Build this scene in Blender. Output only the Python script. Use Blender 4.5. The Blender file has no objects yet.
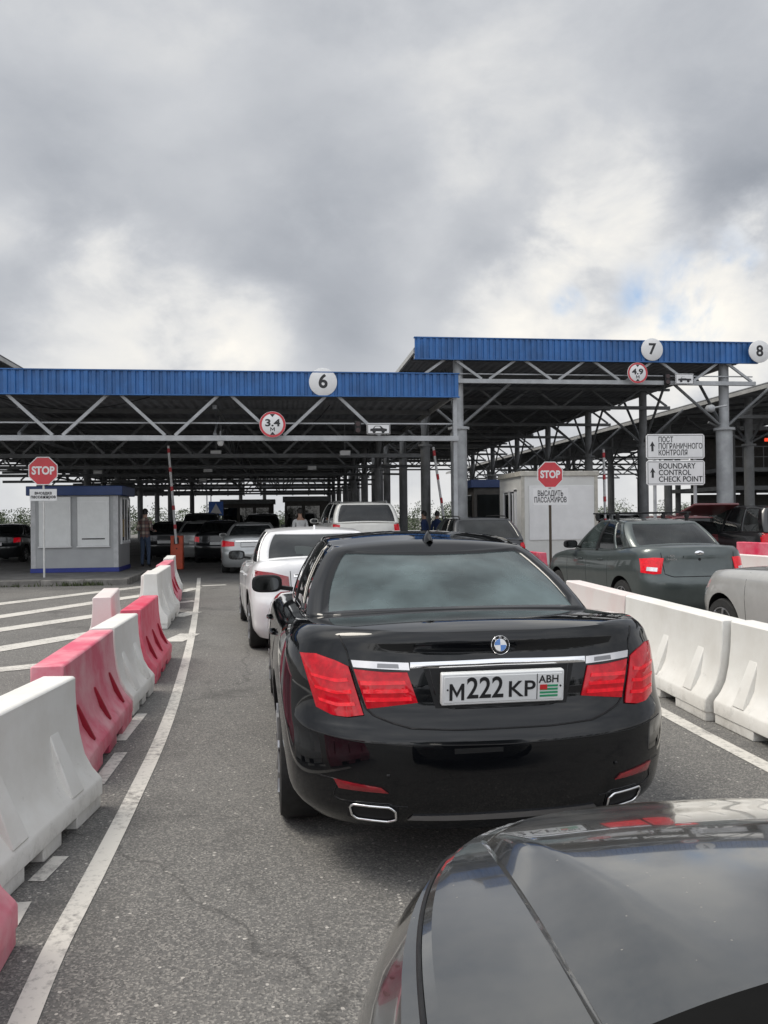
import bpy, bmesh, math, random
from mathutils import Vector, Matrix, noise
from mathutils.bvhtree import BVHTree
random.seed(7)
R = math.radians
scene = bpy.context.scene
COL = scene.collection
PI = math.pi

# ------------------------------------------------------------------ camera
F = 828.0; CZ = 1.58; YAW = R(7.0); PIT = R(0.35)
cr = Vector((math.cos(YAW), -math.sin(YAW), 0))
cf = Vector((math.sin(YAW)*math.cos(PIT), math.cos(YAW)*math.cos(PIT), math.sin(PIT)))
cu = cr.cross(cf)
ROLL = R(0.6)
cr, cu = cr*math.cos(ROLL)-cu*math.sin(ROLL), cu*math.cos(ROLL)+cr*math.sin(ROLL)
CP = Vector((0, 0, CZ))
def ray(px, py): return cf + cr*((px-384)/F) + cu*((512-py)/F)
def W(px, py, D): return CP + ray(px, py)*D
def G(px, py, z=0.0):
    d = ray(px, py); return CP + d*((z-CZ)/d.z)
def atD(px, D, z=0.0):
    p = CP+cf*D+Vector((math.cos(YAW), -math.sin(YAW), 0))*((px-384)/F*D); return Vector((p.x, p.y, z))
cam = bpy.data.cameras.new('camera'); camo = bpy.data.objects.new('camera', cam); COL.objects.link(camo)
cam.sensor_fit = 'VERTICAL'; cam.sensor_height = 36; cam.lens = 36*F/1024
cam.clip_start = 0.05; cam.clip_end = 6000
camo.location = CP; camo.rotation_euler = Matrix((cr, cu, -cf)).transposed().to_euler()
scene.camera = camo

# ------------------------------------------------------------------ materials
def nd(nt, typ, **kw):
    n = nt.nodes.new(typ)
    for k, v in kw.items():
        if k.startswith('i_'):
            key = k[2:]
            key = int(key) if key.isdigit() else key.replace('_', ' ')
            n.inputs[key].default_value = v
        else: setattr(n, k, v)
    return n
def c4(c): return (c[0], c[1], c[2], 1)
def mat(name, base, rough=.5, metal=0, coat=0, var=.12, scale=6, bump=0, bscale=40, emit=None, estr=0, spec=.5, base2=None, lo=.4, hi=.65):
    m = bpy.data.materials.new(name); m.use_nodes = True; nt = m.node_tree
    b = nt.nodes['Principled BSDF']
    b.inputs['Roughness'].default_value = rough; b.inputs['Metallic'].default_value = metal
    b.inputs['Coat Weight'].default_value = coat; b.inputs['Coat Roughness'].default_value = .03
    b.inputs['Specular IOR Level'].default_value = spec
    tc = nd(nt, 'ShaderNodeTexCoord')
    nz = nd(nt, 'ShaderNodeTexNoise', i_Scale=scale, i_Detail=6.0, i_Roughness=.6)
    nt.links.new(tc.outputs['Object'], nz.inputs['Vector'])
    rp = nd(nt, 'ShaderNodeValToRGB')
    b2 = base2 or [x*(1-var) for x in base]
    b1 = base if base2 else [min(1, x*(1+var*.6)) for x in base]
    rp.color_ramp.elements[0].position = lo; rp.color_ramp.elements[1].position = hi
    rp.color_ramp.elements[0].color = c4(b2); rp.color_ramp.elements[1].color = c4(b1)
    nt.links.new(nz.outputs['Fac'], rp.inputs['Fac']); nt.links.new(rp.outputs['Color'], b.inputs['Base Color'])
    if bump:
        n2 = nd(nt, 'ShaderNodeTexNoise', i_Scale=bscale, i_Detail=4.0)
        nt.links.new(tc.outputs['Object'], n2.inputs['Vector'])
        bp = nd(nt, 'ShaderNodeBump', i_Strength=bump, i_Distance=.01)
        nt.links.new(n2.outputs['Fac'], bp.inputs['Height']); nt.links.new(bp.outputs['Normal'], b.inputs['Normal'])
    if emit:
        b.inputs['Emission Color'].default_value = c4(emit); b.inputs['Emission Strength'].default_value = estr
    return m
def glass(name, tint, dust=.06, dustc=(.35, .4, .42)):
    m = bpy.data.materials.new(name); m.use_nodes = True; nt = m.node_tree
    out = nt.nodes['Material Output']; nt.nodes.remove(nt.nodes['Principled BSDF'])
    tr = nd(nt, 'ShaderNodeBsdfTransparent'); tr.inputs['Color'].default_value = c4(tint)
    df = nd(nt, 'ShaderNodeBsdfDiffuse'); df.inputs['Color'].default_value = c4(dustc)
    tc = nd(nt, 'ShaderNodeTexCoord'); nz = nd(nt, 'ShaderNodeTexNoise', i_Scale=2.5, i_Detail=5.0)
    nt.links.new(tc.outputs['Object'], nz.inputs['Vector'])
    mr = nd(nt, 'ShaderNodeMapRange', i_1=.35, i_2=.7, i_3=dust*.5, i_4=dust*1.6)
    nt.links.new(nz.outputs['Fac'], mr.inputs[0])
    mx = nd(nt, 'ShaderNodeMixShader'); nt.links.new(mr.outputs[0], mx.inputs[0])
    nt.links.new(tr.outputs[0], mx.inputs[1]); nt.links.new(df.outputs[0], mx.inputs[2])
    gl = nd(nt, 'ShaderNodeBsdfGlossy', i_Roughness=.02)
    fr = nd(nt, 'ShaderNodeFresnel', i_IOR=1.6)
    m2 = nd(nt, 'ShaderNodeMixShader'); nt.links.new(fr.outputs[0], m2.inputs[0])
    nt.links.new(mx.outputs[0], m2.inputs[1]); nt.links.new(gl.outputs[0], m2.inputs[2])
    nt.links.new(m2.outputs[0], out.inputs[0]); return m
M = {}
M['black_paint'] = mat('black_paint', (.0035, .004, .005), .4, 0, 1, .1, spec=.0)
M['white_paint'] = mat('white_paint', (.72, .72, .73), .35, 0, .8, .05)
M['silver_paint'] = mat('silver_paint', (.42, .43, .43), .32, .55, .8, .05)
M['pearl_paint'] = mat('pearl_paint', (.62, .61, .57), .35, .2, .8, .05)
M['graphite_paint'] = mat('graphite_paint', (.075, .091, .089), .34, .45, .8, .08)
M['hood_paint'] = mat('hood_paint', (.105, .112, .116), .13, .85, 1, .03, 3)
def dusty(m, amt):
    nt = m.node_tree; b = nt.nodes['Principled BSDF']; src = b.inputs['Base Color'].links[0].from_socket
    tc = nd(nt, 'ShaderNodeTexCoord'); v = nd(nt, 'ShaderNodeTexVoronoi', i_Scale=70.0); nt.links.new(tc.outputs['Object'], v.inputs['Vector'])
    sp = nd(nt, 'ShaderNodeSeparateColor'); nt.links.new(v.outputs['Color'], sp.inputs[0])
    g1 = nd(nt, 'ShaderNodeMath', operation='GREATER_THAN', i_1=.955); nt.links.new(sp.outputs[0], g1.inputs[0])
    g2 = nd(nt, 'ShaderNodeMath', operation='LESS_THAN', i_1=.12); nt.links.new(v.outputs['Distance'], g2.inputs[0])
    g3 = nd(nt, 'ShaderNodeMath', operation='MULTIPLY'); nt.links.new(g1.outputs[0], g3.inputs[0]); nt.links.new(g2.outputs[0], g3.inputs[1])
    n = nd(nt, 'ShaderNodeTexNoise', i_Scale=5.0, i_Detail=8.0, i_Roughness=.7); nt.links.new(tc.outputs['Object'], n.inputs['Vector'])
    r = nd(nt, 'ShaderNodeMapRange', i_1=.35, i_2=.75, i_3=0.0, i_4=amt); nt.links.new(n.outputs['Fac'], r.inputs[0])
    a = nd(nt, 'ShaderNodeMath', operation='MULTIPLY_ADD', i_1=.4, use_clamp=True); nt.links.new(g3.outputs[0], a.inputs[0]); nt.links.new(r.outputs[0], a.inputs[2])
    df = nd(nt, 'ShaderNodeBsdfDiffuse'); df.inputs['Color'].default_value = (.30, .285, .26, 1)
    mx = nd(nt, 'ShaderNodeMixShader'); nt.links.new(a.outputs[0], mx.inputs[0]); nt.links.new(b.outputs[0], mx.inputs[1]); nt.links.new(df.outputs[0], mx.inputs[2])
    nt.links.new(mx.outputs[0], nt.nodes['Material Output'].inputs[0])
dusty(M['hood_paint'], .16)
M['beige_paint'] = mat('beige_paint', (.46, .455, .44), .34, .35, .8, .06)
M['dark_paint'] = mat('dark_paint', (.014, .015, .017), .3, .2, .8, .1)
M['grey_paint'] = mat('grey_paint', (.16, .165, .17), .34, .4, .8, .08)
M['red_paint'] = mat('red_paint', (.10, .013, .016), .35, 0, .8, .1)
M['chrome'] = mat('chrome', (.85, .85, .86), .08, 1, 0, .03)
M['mirror_glass'] = mat('mirror_glass', (.08, .085, .09), .05, 1, 0, .05)
M['dull_chrome'] = mat('dull_chrome', (.28, .28, .29), .3, .9, 0, .05)
M['trim'] = mat('trim', (.012, .012, .013), .5, 0, 0, .15, spec=.3)
M['scuttle'] = mat('scuttle_plastic', (.006, .006, .006), .85, 0, 0, .2, spec=.1)
M['rubber'] = mat('rubber', (.018, .018, .018), .85, 0, 0, .3, 20)
M['alloy'] = mat('alloy', (.42, .42, .43), .28, .9, 0, .1)
M['interior'] = mat('interior', (.02, .02, .021), .8)
M['seat_cloth'] = mat('seat_cloth', (.035, .033, .03), .7)
M['glass'] = glass('tinted_glass', (.16, .18, .18), .05)
M['glass_clear'] = glass('clear_glass', (.55, .62, .60), .10, (.3, .38, .38))
M['glass_dark'] = glass('dark_glass', (.04, .045, .05), .03)
M['lamp_red'] = mat('lamp_red', (.34, .004, .010), .15, 0, 1, .35, 30, emit=(1, .01, .03), estr=.13, spec=0)
M['lamp_bar'] = mat('lamp_bar', (.55, .008, .016), .15, 0, 1, .3, 30, emit=(1, .012, .03), estr=.22, spec=0)
M['lamp_deep'] = mat('lamp_deep', (.25, .008, .014), .12, 0, 1, .2, 30)
M['lens_dark'] = mat('lens_dark', (.03, .01, .01), .4)
M['lamp_white'] = mat('lamp_white', (.75, .73, .73), .12, .85, 1, .05)
M['headlight'] = mat('headlight', (.6, .62, .64), .08, .6, 1, .1)
M['plate_white'] = mat('plate_white', (.72, .73, .73), .4, 0, .3, .04)
M['ink'] = mat('ink', (.012, .012, .014), .5)
M['flag_green'] = mat('flag_green', (.03, .3, .14), .4)
M['flag_red'] = mat('flag_red', (.6, .03, .03), .4)
M['emblem_blue'] = mat('emblem_blue', (.02, .16, .5), .2, 0, 1)
M['emblem_white'] = mat('emblem_white', (.75, .75, .75), .2, 0, 1)
M['sign_white'] = mat('sign_white', (.68, .68, .68), .45, 0, .1, .05, 3)
M['sign_red'] = mat('sign_red', (.5, .016, .03), .4, 0, .2, .1, 4)
M['board_white'] = mat('board_white', (.6, .61, .6), .5, 0, 0, .06, 3)
M['post_white'] = mat('post_white', (.6, .6, .58), .5, 0, 0, .1)
M['post_brown'] = mat('post_brown', (.06, .045, .03), .7)
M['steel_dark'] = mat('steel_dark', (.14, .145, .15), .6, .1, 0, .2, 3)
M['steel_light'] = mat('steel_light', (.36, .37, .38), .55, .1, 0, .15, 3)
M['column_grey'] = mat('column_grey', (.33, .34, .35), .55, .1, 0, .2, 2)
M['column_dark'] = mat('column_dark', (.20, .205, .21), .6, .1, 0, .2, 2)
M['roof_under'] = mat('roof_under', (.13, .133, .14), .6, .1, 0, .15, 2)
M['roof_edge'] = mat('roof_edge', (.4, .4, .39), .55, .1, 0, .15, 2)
M['fascia_blue'] = mat('fascia_blue', (.022, .115, .33), .5, 0, 0, .25, 1.2)
M['booth_grey'] = mat('booth_grey', (.34, .348, .352), .55, 0, 0, .06, 2)
M['booth_blue'] = mat('booth_blue', (.01, .035, .13), .45, 0, 0, .1)
M['booth_plinth'] = mat('booth_plinth', (.02, .035, .22), .5)
M['shutter'] = mat('shutter', (.62, .63, .62), .5, 0, 0, .04)
M['cabin_white'] = mat('cabin_white', (.6, .6, .58), .5, 0, 0, .07, 2)
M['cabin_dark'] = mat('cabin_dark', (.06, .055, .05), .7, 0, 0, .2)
M['cabin_trim'] = mat('cabin_trim', (.45, .43, .38), .6, 0, 0, .15)
M['cabin_frame'] = mat('cabin_frame', (.6, .6, .6), .5)
M['orange'] = mat('orange', (.62, .085, .03), .45, 0, 0, .1)
M['boom_red'] = mat('boom_red', (.5, .03, .04), .5)
M['boom_white'] = mat('boom_white', (.65, .65, .65), .5)
M['kerb'] = mat('kerb_stone', (.20, .19, .175), .85, 0, 0, .3, 5, .4, 60)
M['paving'] = mat('paving', (.16, .155, .145), .85, 0, 0, .25, 3, .3, 60)
M['plinth_brick'] = mat('plinth_brick', (.13, .06, .045), .8)
M['leaf'] = mat('leaf', (.05, .07, .025), .8, base2=(.028, .042, .02), scale=.5)
M['bark'] = mat('bark', (.07, .055, .04), .9)
M['weed'] = mat('weed', (.06, .075, .03), .8)
M['skin'] = mat('skin', (.42, .25, .18), .5)
M['hair'] = mat('hair', (.012, .01, .008), .6)
M['jeans'] = mat('jeans', (.045, .07, .12), .8)
M['shoe'] = mat('shoe', (.02, .02, .02), .6)
M['white_shirt'] = mat('white_shirt', (.7, .7, .7), .8)
M['navy'] = mat('navy', (.012, .03, .10), .8)
M['pole'] = mat('pole_grey', (.3, .3, .31), .5, .3)
M['plain_blue'] = mat('crossing_blue', (.02, .12, .5), .4)

def plaid():
    m = mat('plaid_cloth', (.45, .38, .30), .85); nt = m.node_tree; b = nt.nodes['Principled BSDF']
    tc = nd(nt, 'ShaderNodeTexCoord'); prev = None
    col = None
    for ax, freq, c, th in (('X', 9.5, (.12, .03, .03), .5), ('Z', 9.5, (.12, .03, .03), .5), ('X', 19, (.03, .03, .05), .86), ('Z', 19, (.03, .03, .05), .86)):
        w = nd(nt, 'ShaderNodeTexWave', wave_type='BANDS', bands_direction=ax, i_Scale=freq/6.28)
        nt.links.new(tc.outputs['Object'], w.inputs['Vector'])
        g = nd(nt, 'ShaderNodeMath', operation='GREATER_THAN', i_1=th); nt.links.new(w.outputs['Fac'], g.inputs[0])
        s = nd(nt, 'ShaderNodeMath', operation='MULTIPLY', i_1=.62); nt.links.new(g.outputs[0], s.inputs[0])
        mx = nd(nt, 'ShaderNodeMixRGB'); nt.links.new(s.outputs[0], mx.inputs[0])
        if col is None: mx.inputs[1].default_value = (.5, .44, .36, 1)
        else: nt.links.new(col, mx.inputs[1])
        mx.inputs[2].default_value = c4(c); col = mx.outputs[0]
    nt.links.new(col, b.inputs['Base Color']); return m
M['plaid'] = plaid()

def barrier_mat(name, base, fade, amt, grime=(.18, .16, .13)):
    m = bpy.data.materials.new(name); m.use_nodes = True; nt = m.node_tree; b = nt.nodes['Principled BSDF']
    b.inputs['Roughness'].default_value = .5
    b.inputs['Subsurface Weight'].default_value = 0
    tc = nd(nt, 'ShaderNodeTexCoord'); geo = nd(nt, 'ShaderNodeObjectInfo')
    ad = nd(nt, 'ShaderNodeVectorMath', operation='MULTIPLY_ADD')
    nt.links.new(tc.outputs['Object'], ad.inputs[0]); ad.inputs[1].default_value = (1, 1, 1); nt.links.new(geo.outputs['Location'], ad.inputs[2])
    n1 = nd(nt, 'ShaderNodeTexNoise', i_Scale=2.2, i_Detail=5.0, i_Roughness=.65); nt.links.new(ad.outputs[0], n1.inputs['Vector'])
    r1 = nd(nt, 'ShaderNodeMapRange', i_1=.38, i_2=.62, i_3=0.0, i_4=amt); nt.links.new(n1.outputs['Fac'], r1.inputs[0])
    m1 = nd(nt, 'ShaderNodeMixRGB'); nt.links.new(r1.outputs[0], m1.inputs[0]); m1.inputs[1].default_value = c4(base); m1.inputs[2].default_value = c4(fade)
    # scuffs and road dirt, thickest near the feet
    n2 = nd(nt, 'ShaderNodeTexNoise', i_Scale=7.0, i_Detail=8.0, i_Roughness=.75); nt.links.new(ad.outputs[0], n2.inputs['Vector'])
    sx = nd(nt, 'ShaderNodeSeparateXYZ'); nt.links.new(tc.outputs['Object'], sx.inputs[0])
    zr = nd(nt, 'ShaderNodeMapRange', i_1=0.0, i_2=.5, i_3=.17, i_4=-.05); nt.links.new(sx.outputs[2], zr.inputs[0])
    sm = nd(nt, 'ShaderNodeMath', operation='ADD'); nt.links.new(n2.outputs['Fac'], sm.inputs[0]); nt.links.new(zr.outputs[0], sm.inputs[1])
    r2 = nd(nt, 'ShaderNodeMapRange', i_1=.62, i_2=.88, i_3=0.0, i_4=.5); nt.links.new(sm.outputs[0], r2.inputs[0])
    m2 = nd(nt, 'ShaderNodeMixRGB'); nt.links.new(r2.outputs[0], m2.inputs[0]); nt.links.new(m1.outputs[0], m2.inputs[1]); m2.inputs[2].default_value = c4(grime)
    nt.links.new(m2.outputs[0], b.inputs['Base Color'])
    bp = nd(nt, 'ShaderNodeBump', i_Strength=.15, i_Distance=.02); nt.links.new(n1.outputs['Fac'], bp.inputs['Height']); nt.links.new(bp.outputs[0], b.inputs['Normal'])
    return m
M['bar_white'] = barrier_mat('barrier_white', (.78, .77, .74), (.68, .66, .62), .8)
M['bar_red'] = barrier_mat('barrier_red', (.62, .03, .085), (.68, .24, .29), .7)
M['bar_pink'] = barrier_mat('barrier_pink', (.66, .10, .17), (.74, .36, .40), 1.0)
M['bar_fin'] = mat('barrier_fin_red', (.36, .018, .04), .5)
M['bar_blush'] = barrier_mat('barrier_blush', (.72, .62, .60), (.74, .70, .68), .8)

def asphalt():
    m = bpy.data.materials.new('asphalt'); m.use_nodes = True; nt = m.node_tree; b = nt.nodes['Principled BSDF']
    tc = nd(nt, 'ShaderNodeTexCoord'); o = tc.outputs['Object']
    def mixc(f, a, c, blend='MIX'):
        x = nd(nt, 'ShaderNodeMixRGB', blend_type=blend)
        for i, v in ((0, f), (1, a), (2, c)):
            if isinstance(v, (int, float)): x.inputs[i].default_value = v
            elif isinstance(v, tuple): x.inputs[i].default_value = c4(v)
            else: nt.links.new(v, x.inputs[i])
        return x.outputs[0]
    def nz(s, d=6.0, r=.6, dist=0.0):
        n = nd(nt, 'ShaderNodeTexNoise', i_Scale=s, i_Detail=d, i_Roughness=r, i_Distortion=dist); nt.links.new(o, n.inputs['Vector']); return n.outputs['Fac']
    def mr(v, a, bb, c, d):
        n = nd(nt, 'ShaderNodeMapRange', i_1=a, i_2=bb, i_3=c, i_4=d); nt.links.new(v, n.inputs[0]); return n.outputs[0]
    big = mr(nz(.35, 5.0), .35, .65, 0.0, 1.0)
    base = mixc(big, (.106, .104, .101), (.158, .154, .147))
    mid = mr(nz(3.0, 8.0, .7), .35, .7, 0.0, .55)
    base = mixc(mid, base, (.105, .103, .10))
    vo = nd(nt, 'ShaderNodeTexVoronoi', i_Scale=130.0); nt.links.new(o, vo.inputs['Vector'])
    sp = nd(nt, 'ShaderNodeSeparateColor'); nt.links.new(vo.outputs['Color'], sp.inputs[0])
    ag = mr(sp.outputs[0], .5, 1.0, 0.0, .7)
    base = mixc(ag, base, (.33, .315, .29))
    dk = mr(sp.outputs[1], .6, 1.0, 0.0, .5)
    base = mixc(dk, base, (.035, .035, .035))
    # a few light stone chips
    v2 = nd(nt, 'ShaderNodeTexVoronoi', i_Scale=45.0); nt.links.new(o, v2.inputs['Vector'])
    s2 = nd(nt, 'ShaderNodeSeparateColor'); nt.links.new(v2.outputs['Color'], s2.inputs[0])
    g1 = nd(nt, 'ShaderNodeMath', operation='GREATER_THAN', i_1=.972); nt.links.new(s2.outputs[0], g1.inputs[0])
    g2 = nd(nt, 'ShaderNodeMath', operation='LESS_THAN', i_1=.33); nt.links.new(v2.outputs['Distance'], g2.inputs[0])
    gg = nd(nt, 'ShaderNodeMath', operation='MULTIPLY'); nt.links.new(g1.outputs[0], gg.inputs[0]); nt.links.new(g2.outputs[0], gg.inputs[1])
    base = mixc(gg.outputs[0], base, (.42, .40, .37))
    # cracks
    v3 = nd(nt, 'ShaderNodeTexVoronoi', feature='DISTANCE_TO_EDGE', i_Scale=.22)
    dn = nd(nt, 'ShaderNodeTexNoise', i_Scale=1.2, i_Detail=6.0)
    nt.links.new(o, dn.inputs['Vector'])
    va = nd(nt, 'ShaderNodeVectorMath', operation='MULTIPLY_ADD'); nt.links.new(dn.outputs['Color'], va.inputs[0]); va.inputs[1].default_value = (.9, .9, .9); nt.links.new(o, va.inputs[2])
    nt.links.new(va.outputs[0], v3.inputs['Vector'])
    cr_ = mr(v3.outputs['Distance'], .0, .004, .45, 0.0)
    base = mixc(cr_, base, (.03, .03, .03))
    # oil stains down the lanes
    st = mr(nz(.9, 5.0, .65, .6), .54, .70, 0.0, .6)
    base = mixc(st, base, (.05, .049, .048))
    nt.links.new(base, b.inputs['Base Color']); b.inputs['Roughness'].default_value = .82
    b.inputs['Specular IOR Level'].default_value = .35
    bp = nd(nt, 'ShaderNodeBump', i_Strength=.35, i_Distance=.005)
    nt.links.new(vo.outputs['Distance'], bp.inputs['Height']); nt.links.new(bp.outputs[0], b.inputs['Normal'])
    return m
M['asphalt'] = asphalt()
def roadpaint():
    m = bpy.data.materials.new('road_paint'); m.use_nodes = True; nt = m.node_tree; b = nt.nodes['Principled BSDF']
    tc = nd(nt, 'ShaderNodeTexCoord'); o = tc.outputs['Object']
    n = nd(nt, 'ShaderNodeTexNoise', i_Scale=22.0, i_Detail=8.0, i_Roughness=.75); nt.links.new(o, n.inputs['Vector'])
    n2 = nd(nt, 'ShaderNodeTexNoise', i_Scale=1.7, i_Detail=3.0); nt.links.new(o, n2.inputs['Vector'])
    a = nd(nt, 'ShaderNodeMath', operation='MULTIPLY_ADD', i_1=.45); nt.links.new(n2.outputs['Fac'], a.inputs[0]); nt.links.new(n.outputs['Fac'], a.inputs[2])
    r = nd(nt, 'ShaderNodeMapRange', i_1=.72, i_2=.95, i_3=0.0, i_4=1.0); nt.links.new(a.outputs[0], r.inputs[0])
    x = nd(nt, 'ShaderNodeMixRGB'); nt.links.new(r.outputs[0], x.inputs[0]); x.inputs[1].default_value = (.56, .54, .50, 1); x.inputs[2].default_value = (.15, .145, .14, 1)
    nt.links.new(x.outputs[0], b.inputs['Base Color']); b.inputs['Roughness'].default_value = .75
    return m
M['road_paint'] = roadpaint()

# ------------------------------------------------------------------ mesh helpers
class MB:
    def __init__(s): s.v = []; s.f = []; s.m = []
    def add(s, vs, fs, mi=0):
        o = len(s.v); s.v += [Vector(v) for v in vs]
        for f in fs: s.f.append([i+o for i in f]); s.m.append(mi)
        return s
    def box(s, a, b, mi=0, mx=None):
        (x0, y0, z0), (x1, y1, z1) = a, b
        vs = [(x0, y0, z0), (x1, y0, z0), (x1, y1, z0), (x0, y1, z0), (x0, y0, z1), (x1, y0, z1), (x1, y1, z1), (x0, y1, z1)]
        if mx: vs = [mx @ Vector(v) for v in vs]
        return s.add(vs, [(0, 3, 2, 1), (4, 5, 6, 7), (0, 1, 5, 4), (1, 2, 6, 5), (2, 3, 7, 6), (3, 0, 4, 7)], mi)
    def tube(s, p, q, r, n=8, mi=0, r2=None):
        p = Vector(p); q = Vector(q); d = (q-p).normalized(); r2 = r if r2 is None else r2
        a = d.orthogonal().normalized(); b = d.cross(a)
        vs = [p+(a*math.cos(t)+b*math.sin(t))*r for t in [2*PI*i/n for i in range(n)]]
        vs += [q+(a*math.cos(t)+b*math.sin(t))*r2 for t in [2*PI*i/n for i in range(n)]]
        return s.add(vs, [(i, (i+1) % n, n+(i+1) % n, n+i) for i in range(n)]+[list(range(n))[::-1], list(range(n, 2*n))], mi)
    def bar(s, p, q, w, h, mi=0, up=(0, 0, 1)):
        p = Vector(p); q = Vector(q); d = (q-p).normalized(); up = Vector(up)
        a = d.cross(up)
        a = a.normalized() if a.length > 1e-4 else Vector((1, 0, 0))
        b = a.cross(d).normalized()
        vs = []
        for c in (p, q): vs += [c+a*w/2*i+b*h/2*j for i, j in ((-1, -1), (1, -1), (1, 1), (-1, 1))]
        return s.add(vs, [(0, 1, 5, 4), (1, 2, 6, 5), (2, 3, 7, 6), (3, 0, 4, 7), (3, 2, 1, 0), (4, 5, 6, 7)], mi)
    def path(s, pts, r, n=6, mi=0, close=False):
        pts = [Vector(p) for p in pts]; N = len(pts); rings = []
        for i, p in enumerate(pts):
            if close: d = pts[(i+1) % N]-pts[i-1]
            else: d = pts[min(i+1, N-1)]-pts[max(i-1, 0)]
            d.normalize(); ref = Vector((0, 0, 1)) if abs(d.z) < .9 else Vector((0, 1, 0))
            a = d.cross(ref).normalized(); b = a.cross(d)
            rings.append([p+(a*math.cos(t)+b*math.sin(t))*r for t in [2*PI*k/n for k in range(n)]])
        vs = [v for rg in rings for v in rg]; fs = []
        for i in range(N if close else N-1):
            j = (i+1) % N
            for k in range(n): fs.append((i*n+k, i*n+(k+1) % n, j*n+(k+1) % n, j*n+k))
        if not close: fs += [list(range(n))[::-1], list(range((N-1)*n, N*n))]
        return s.add(vs, fs, mi)
    def lathe(s, prof, axis='Z', c=(0, 0, 0), n=32, mi=0):   # prof: (radius, along)
        c = Vector(c); vs = []
        for r, h in prof:
            for i in range(n):
                t = 2*PI*i/n; u, w = r*math.cos(t), r*math.sin(t)
                vs.append(c+(Vector((u, w, h)) if axis == 'Z' else Vector((h, u, w)) if axis == 'X' else Vector((w, h, u))))
        fs = []
        for k in range(len(prof)-1):
            for i in range(n): fs.append((k*n+i, k*n+(i+1) % n, (k+1)*n+(i+1) % n, (k+1)*n+i))
        fs += [list(range(n))[::-1], list(range((len(prof)-1)*n, len(prof)*n))]
        return s.add(vs, fs, mi)
    def prism(s, pts, a, b, plane='XZ', mi=0):      # polygon extruded along the third axis from a to b
        n = len(pts)
        def mk(u, v, w): return (u, w, v) if plane == 'XZ' else (w, u, v) if plane == 'YZ' else (u, v, w)
        vs = [mk(u, v, a) for u, v in pts]+[mk(u, v, b) for u, v in pts]
        return s.add(vs, [list(range(n)), list(range(n, 2*n))[::-1]]+[(i, n+i, n+(i+1) % n, (i+1) % n) for i in range(n)], mi)
    def grid(s, rows, mi=0):
        n = len(rows[0]); vs = [p for r in rows for p in r]
        return s.add(vs, [(i*n+j, i*n+j+1, (i+1)*n+j+1, (i+1)*n+j) for i in range(len(rows)-1) for j in range(n-1)], mi)
    def xf(s, mx): s.v = [mx @ v for v in s.v]; return s
    def build(s, name, mats, parent=None, smooth=None, bevel=0, segs=2, recalc=True):
        me = bpy.data.meshes.new(name); me.from_pydata([tuple(v) for v in s.v], [], s.f)
        if not isinstance(mats, (list, tuple)): mats = [mats]
        for m_ in mats: me.materials.append(m_)
        for p, mi in zip(me.polygons, s.m): p.material_index = mi
        if recalc:
            bm = bmesh.new(); bm.from_mesh(me); bmesh.ops.recalc_face_normals(bm, faces=bm.faces); bm.to_mesh(me); bm.free()
        me.validate(); me.update()
        if smooth:
            me.shade_smooth(); me.set_sharp_from_angle(angle=R(smooth))
        o = bpy.data.objects.new(name, me); COL.objects.link(o)
        if parent: o.parent = parent
        if bevel:
            md = o.modifiers.new('bevel', 'BEVEL'); md.width = bevel; md.segments = segs; md.limit_method = 'ANGLE'; md.angle_limit = R(40)
            if not smooth:
                me.shade_smooth(); me.set_sharp_from_angle(angle=R(50))
            md.harden_normals = False
        return o
def tag(o, label, cat, group=None):
    o['label'] = label; o['category'] = cat
    if group: o['group'] = group
    return o
def thing(name, label, cat, loc=(0, 0, 0), rz=0, group=None):
    o = bpy.data.objects.new(name, None); COL.objects.link(o); o.empty_display_size = .2
    o.location = loc; o.rotation_euler = (0, 0, rz); return tag(o, label, cat, group)
def struct(o, kind='structure'): o['kind'] = kind; return o
def copy_tree(o, parent=None):
    c = o.copy(); COL.objects.link(c)
    if parent: c.parent = parent
    for ch in list(o.children): copy_tree(ch, c)
    return c
def text(s, size, name, m, parent, mx, width=None, ext=.001, align='CENTER', bold=0, lh=1.0):
    cu_ = bpy.data.curves.new(name, 'FONT'); cu_.body = s; cu_.size = size; cu_.align_x = align; cu_.align_y = 'CENTER'
    cu_.extrude = ext; cu_.offset = bold; cu_.space_line = lh; cu_.resolution_u = 4
    t = bpy.data.objects.new(name, cu_); COL.objects.link(t)
    dg = bpy.context.evaluated_depsgraph_get(); dg.update()
    me = bpy.data.meshes.new_from_object(t.evaluated_get(dg))
    bpy.data.objects.remove(t); bpy.data.curves.remove(cu_)
    xs = [v.co.x for v in me.vertices]
    if xs and width:
        k = width/(max(xs)-min(xs)); me.transform(Matrix.Diagonal((k, 1, 1, 1)))
    me.transform(mx); me.materials.clear(); me.materials.append(m)
    o = bpy.data.objects.new(name, me); COL.objects.link(o); o.parent = parent
    return o
FACE = Matrix.Rotation(PI/2, 4, 'X')      # text standing up, facing -y
def at(x, y, z): return Matrix.Translation((x, y, z)) @ FACE
def letter_m(w, h, t):      # outline of a capital M standing on z=0, centred on x=0
    a = w/2; d = t*1.25
    return [(-a, 0), (-a+t, 0), (-a+t, h*.66), (0, h*.16), (a-t, h*.66), (a-t, 0), (a, 0), (a, h), (a-t*.9, h), (0, h*.46), (-a+t*.9, h), (-a, h)]
def interp(tab, x):
    if x <= tab[0][0]: return tab[0][1]
    for (a, b), (c, d) in zip(tab, tab[1:]):
        if x <= c: return b+(d-b)*(x-a)/(c-a)
    return tab[-1][1]
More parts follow.
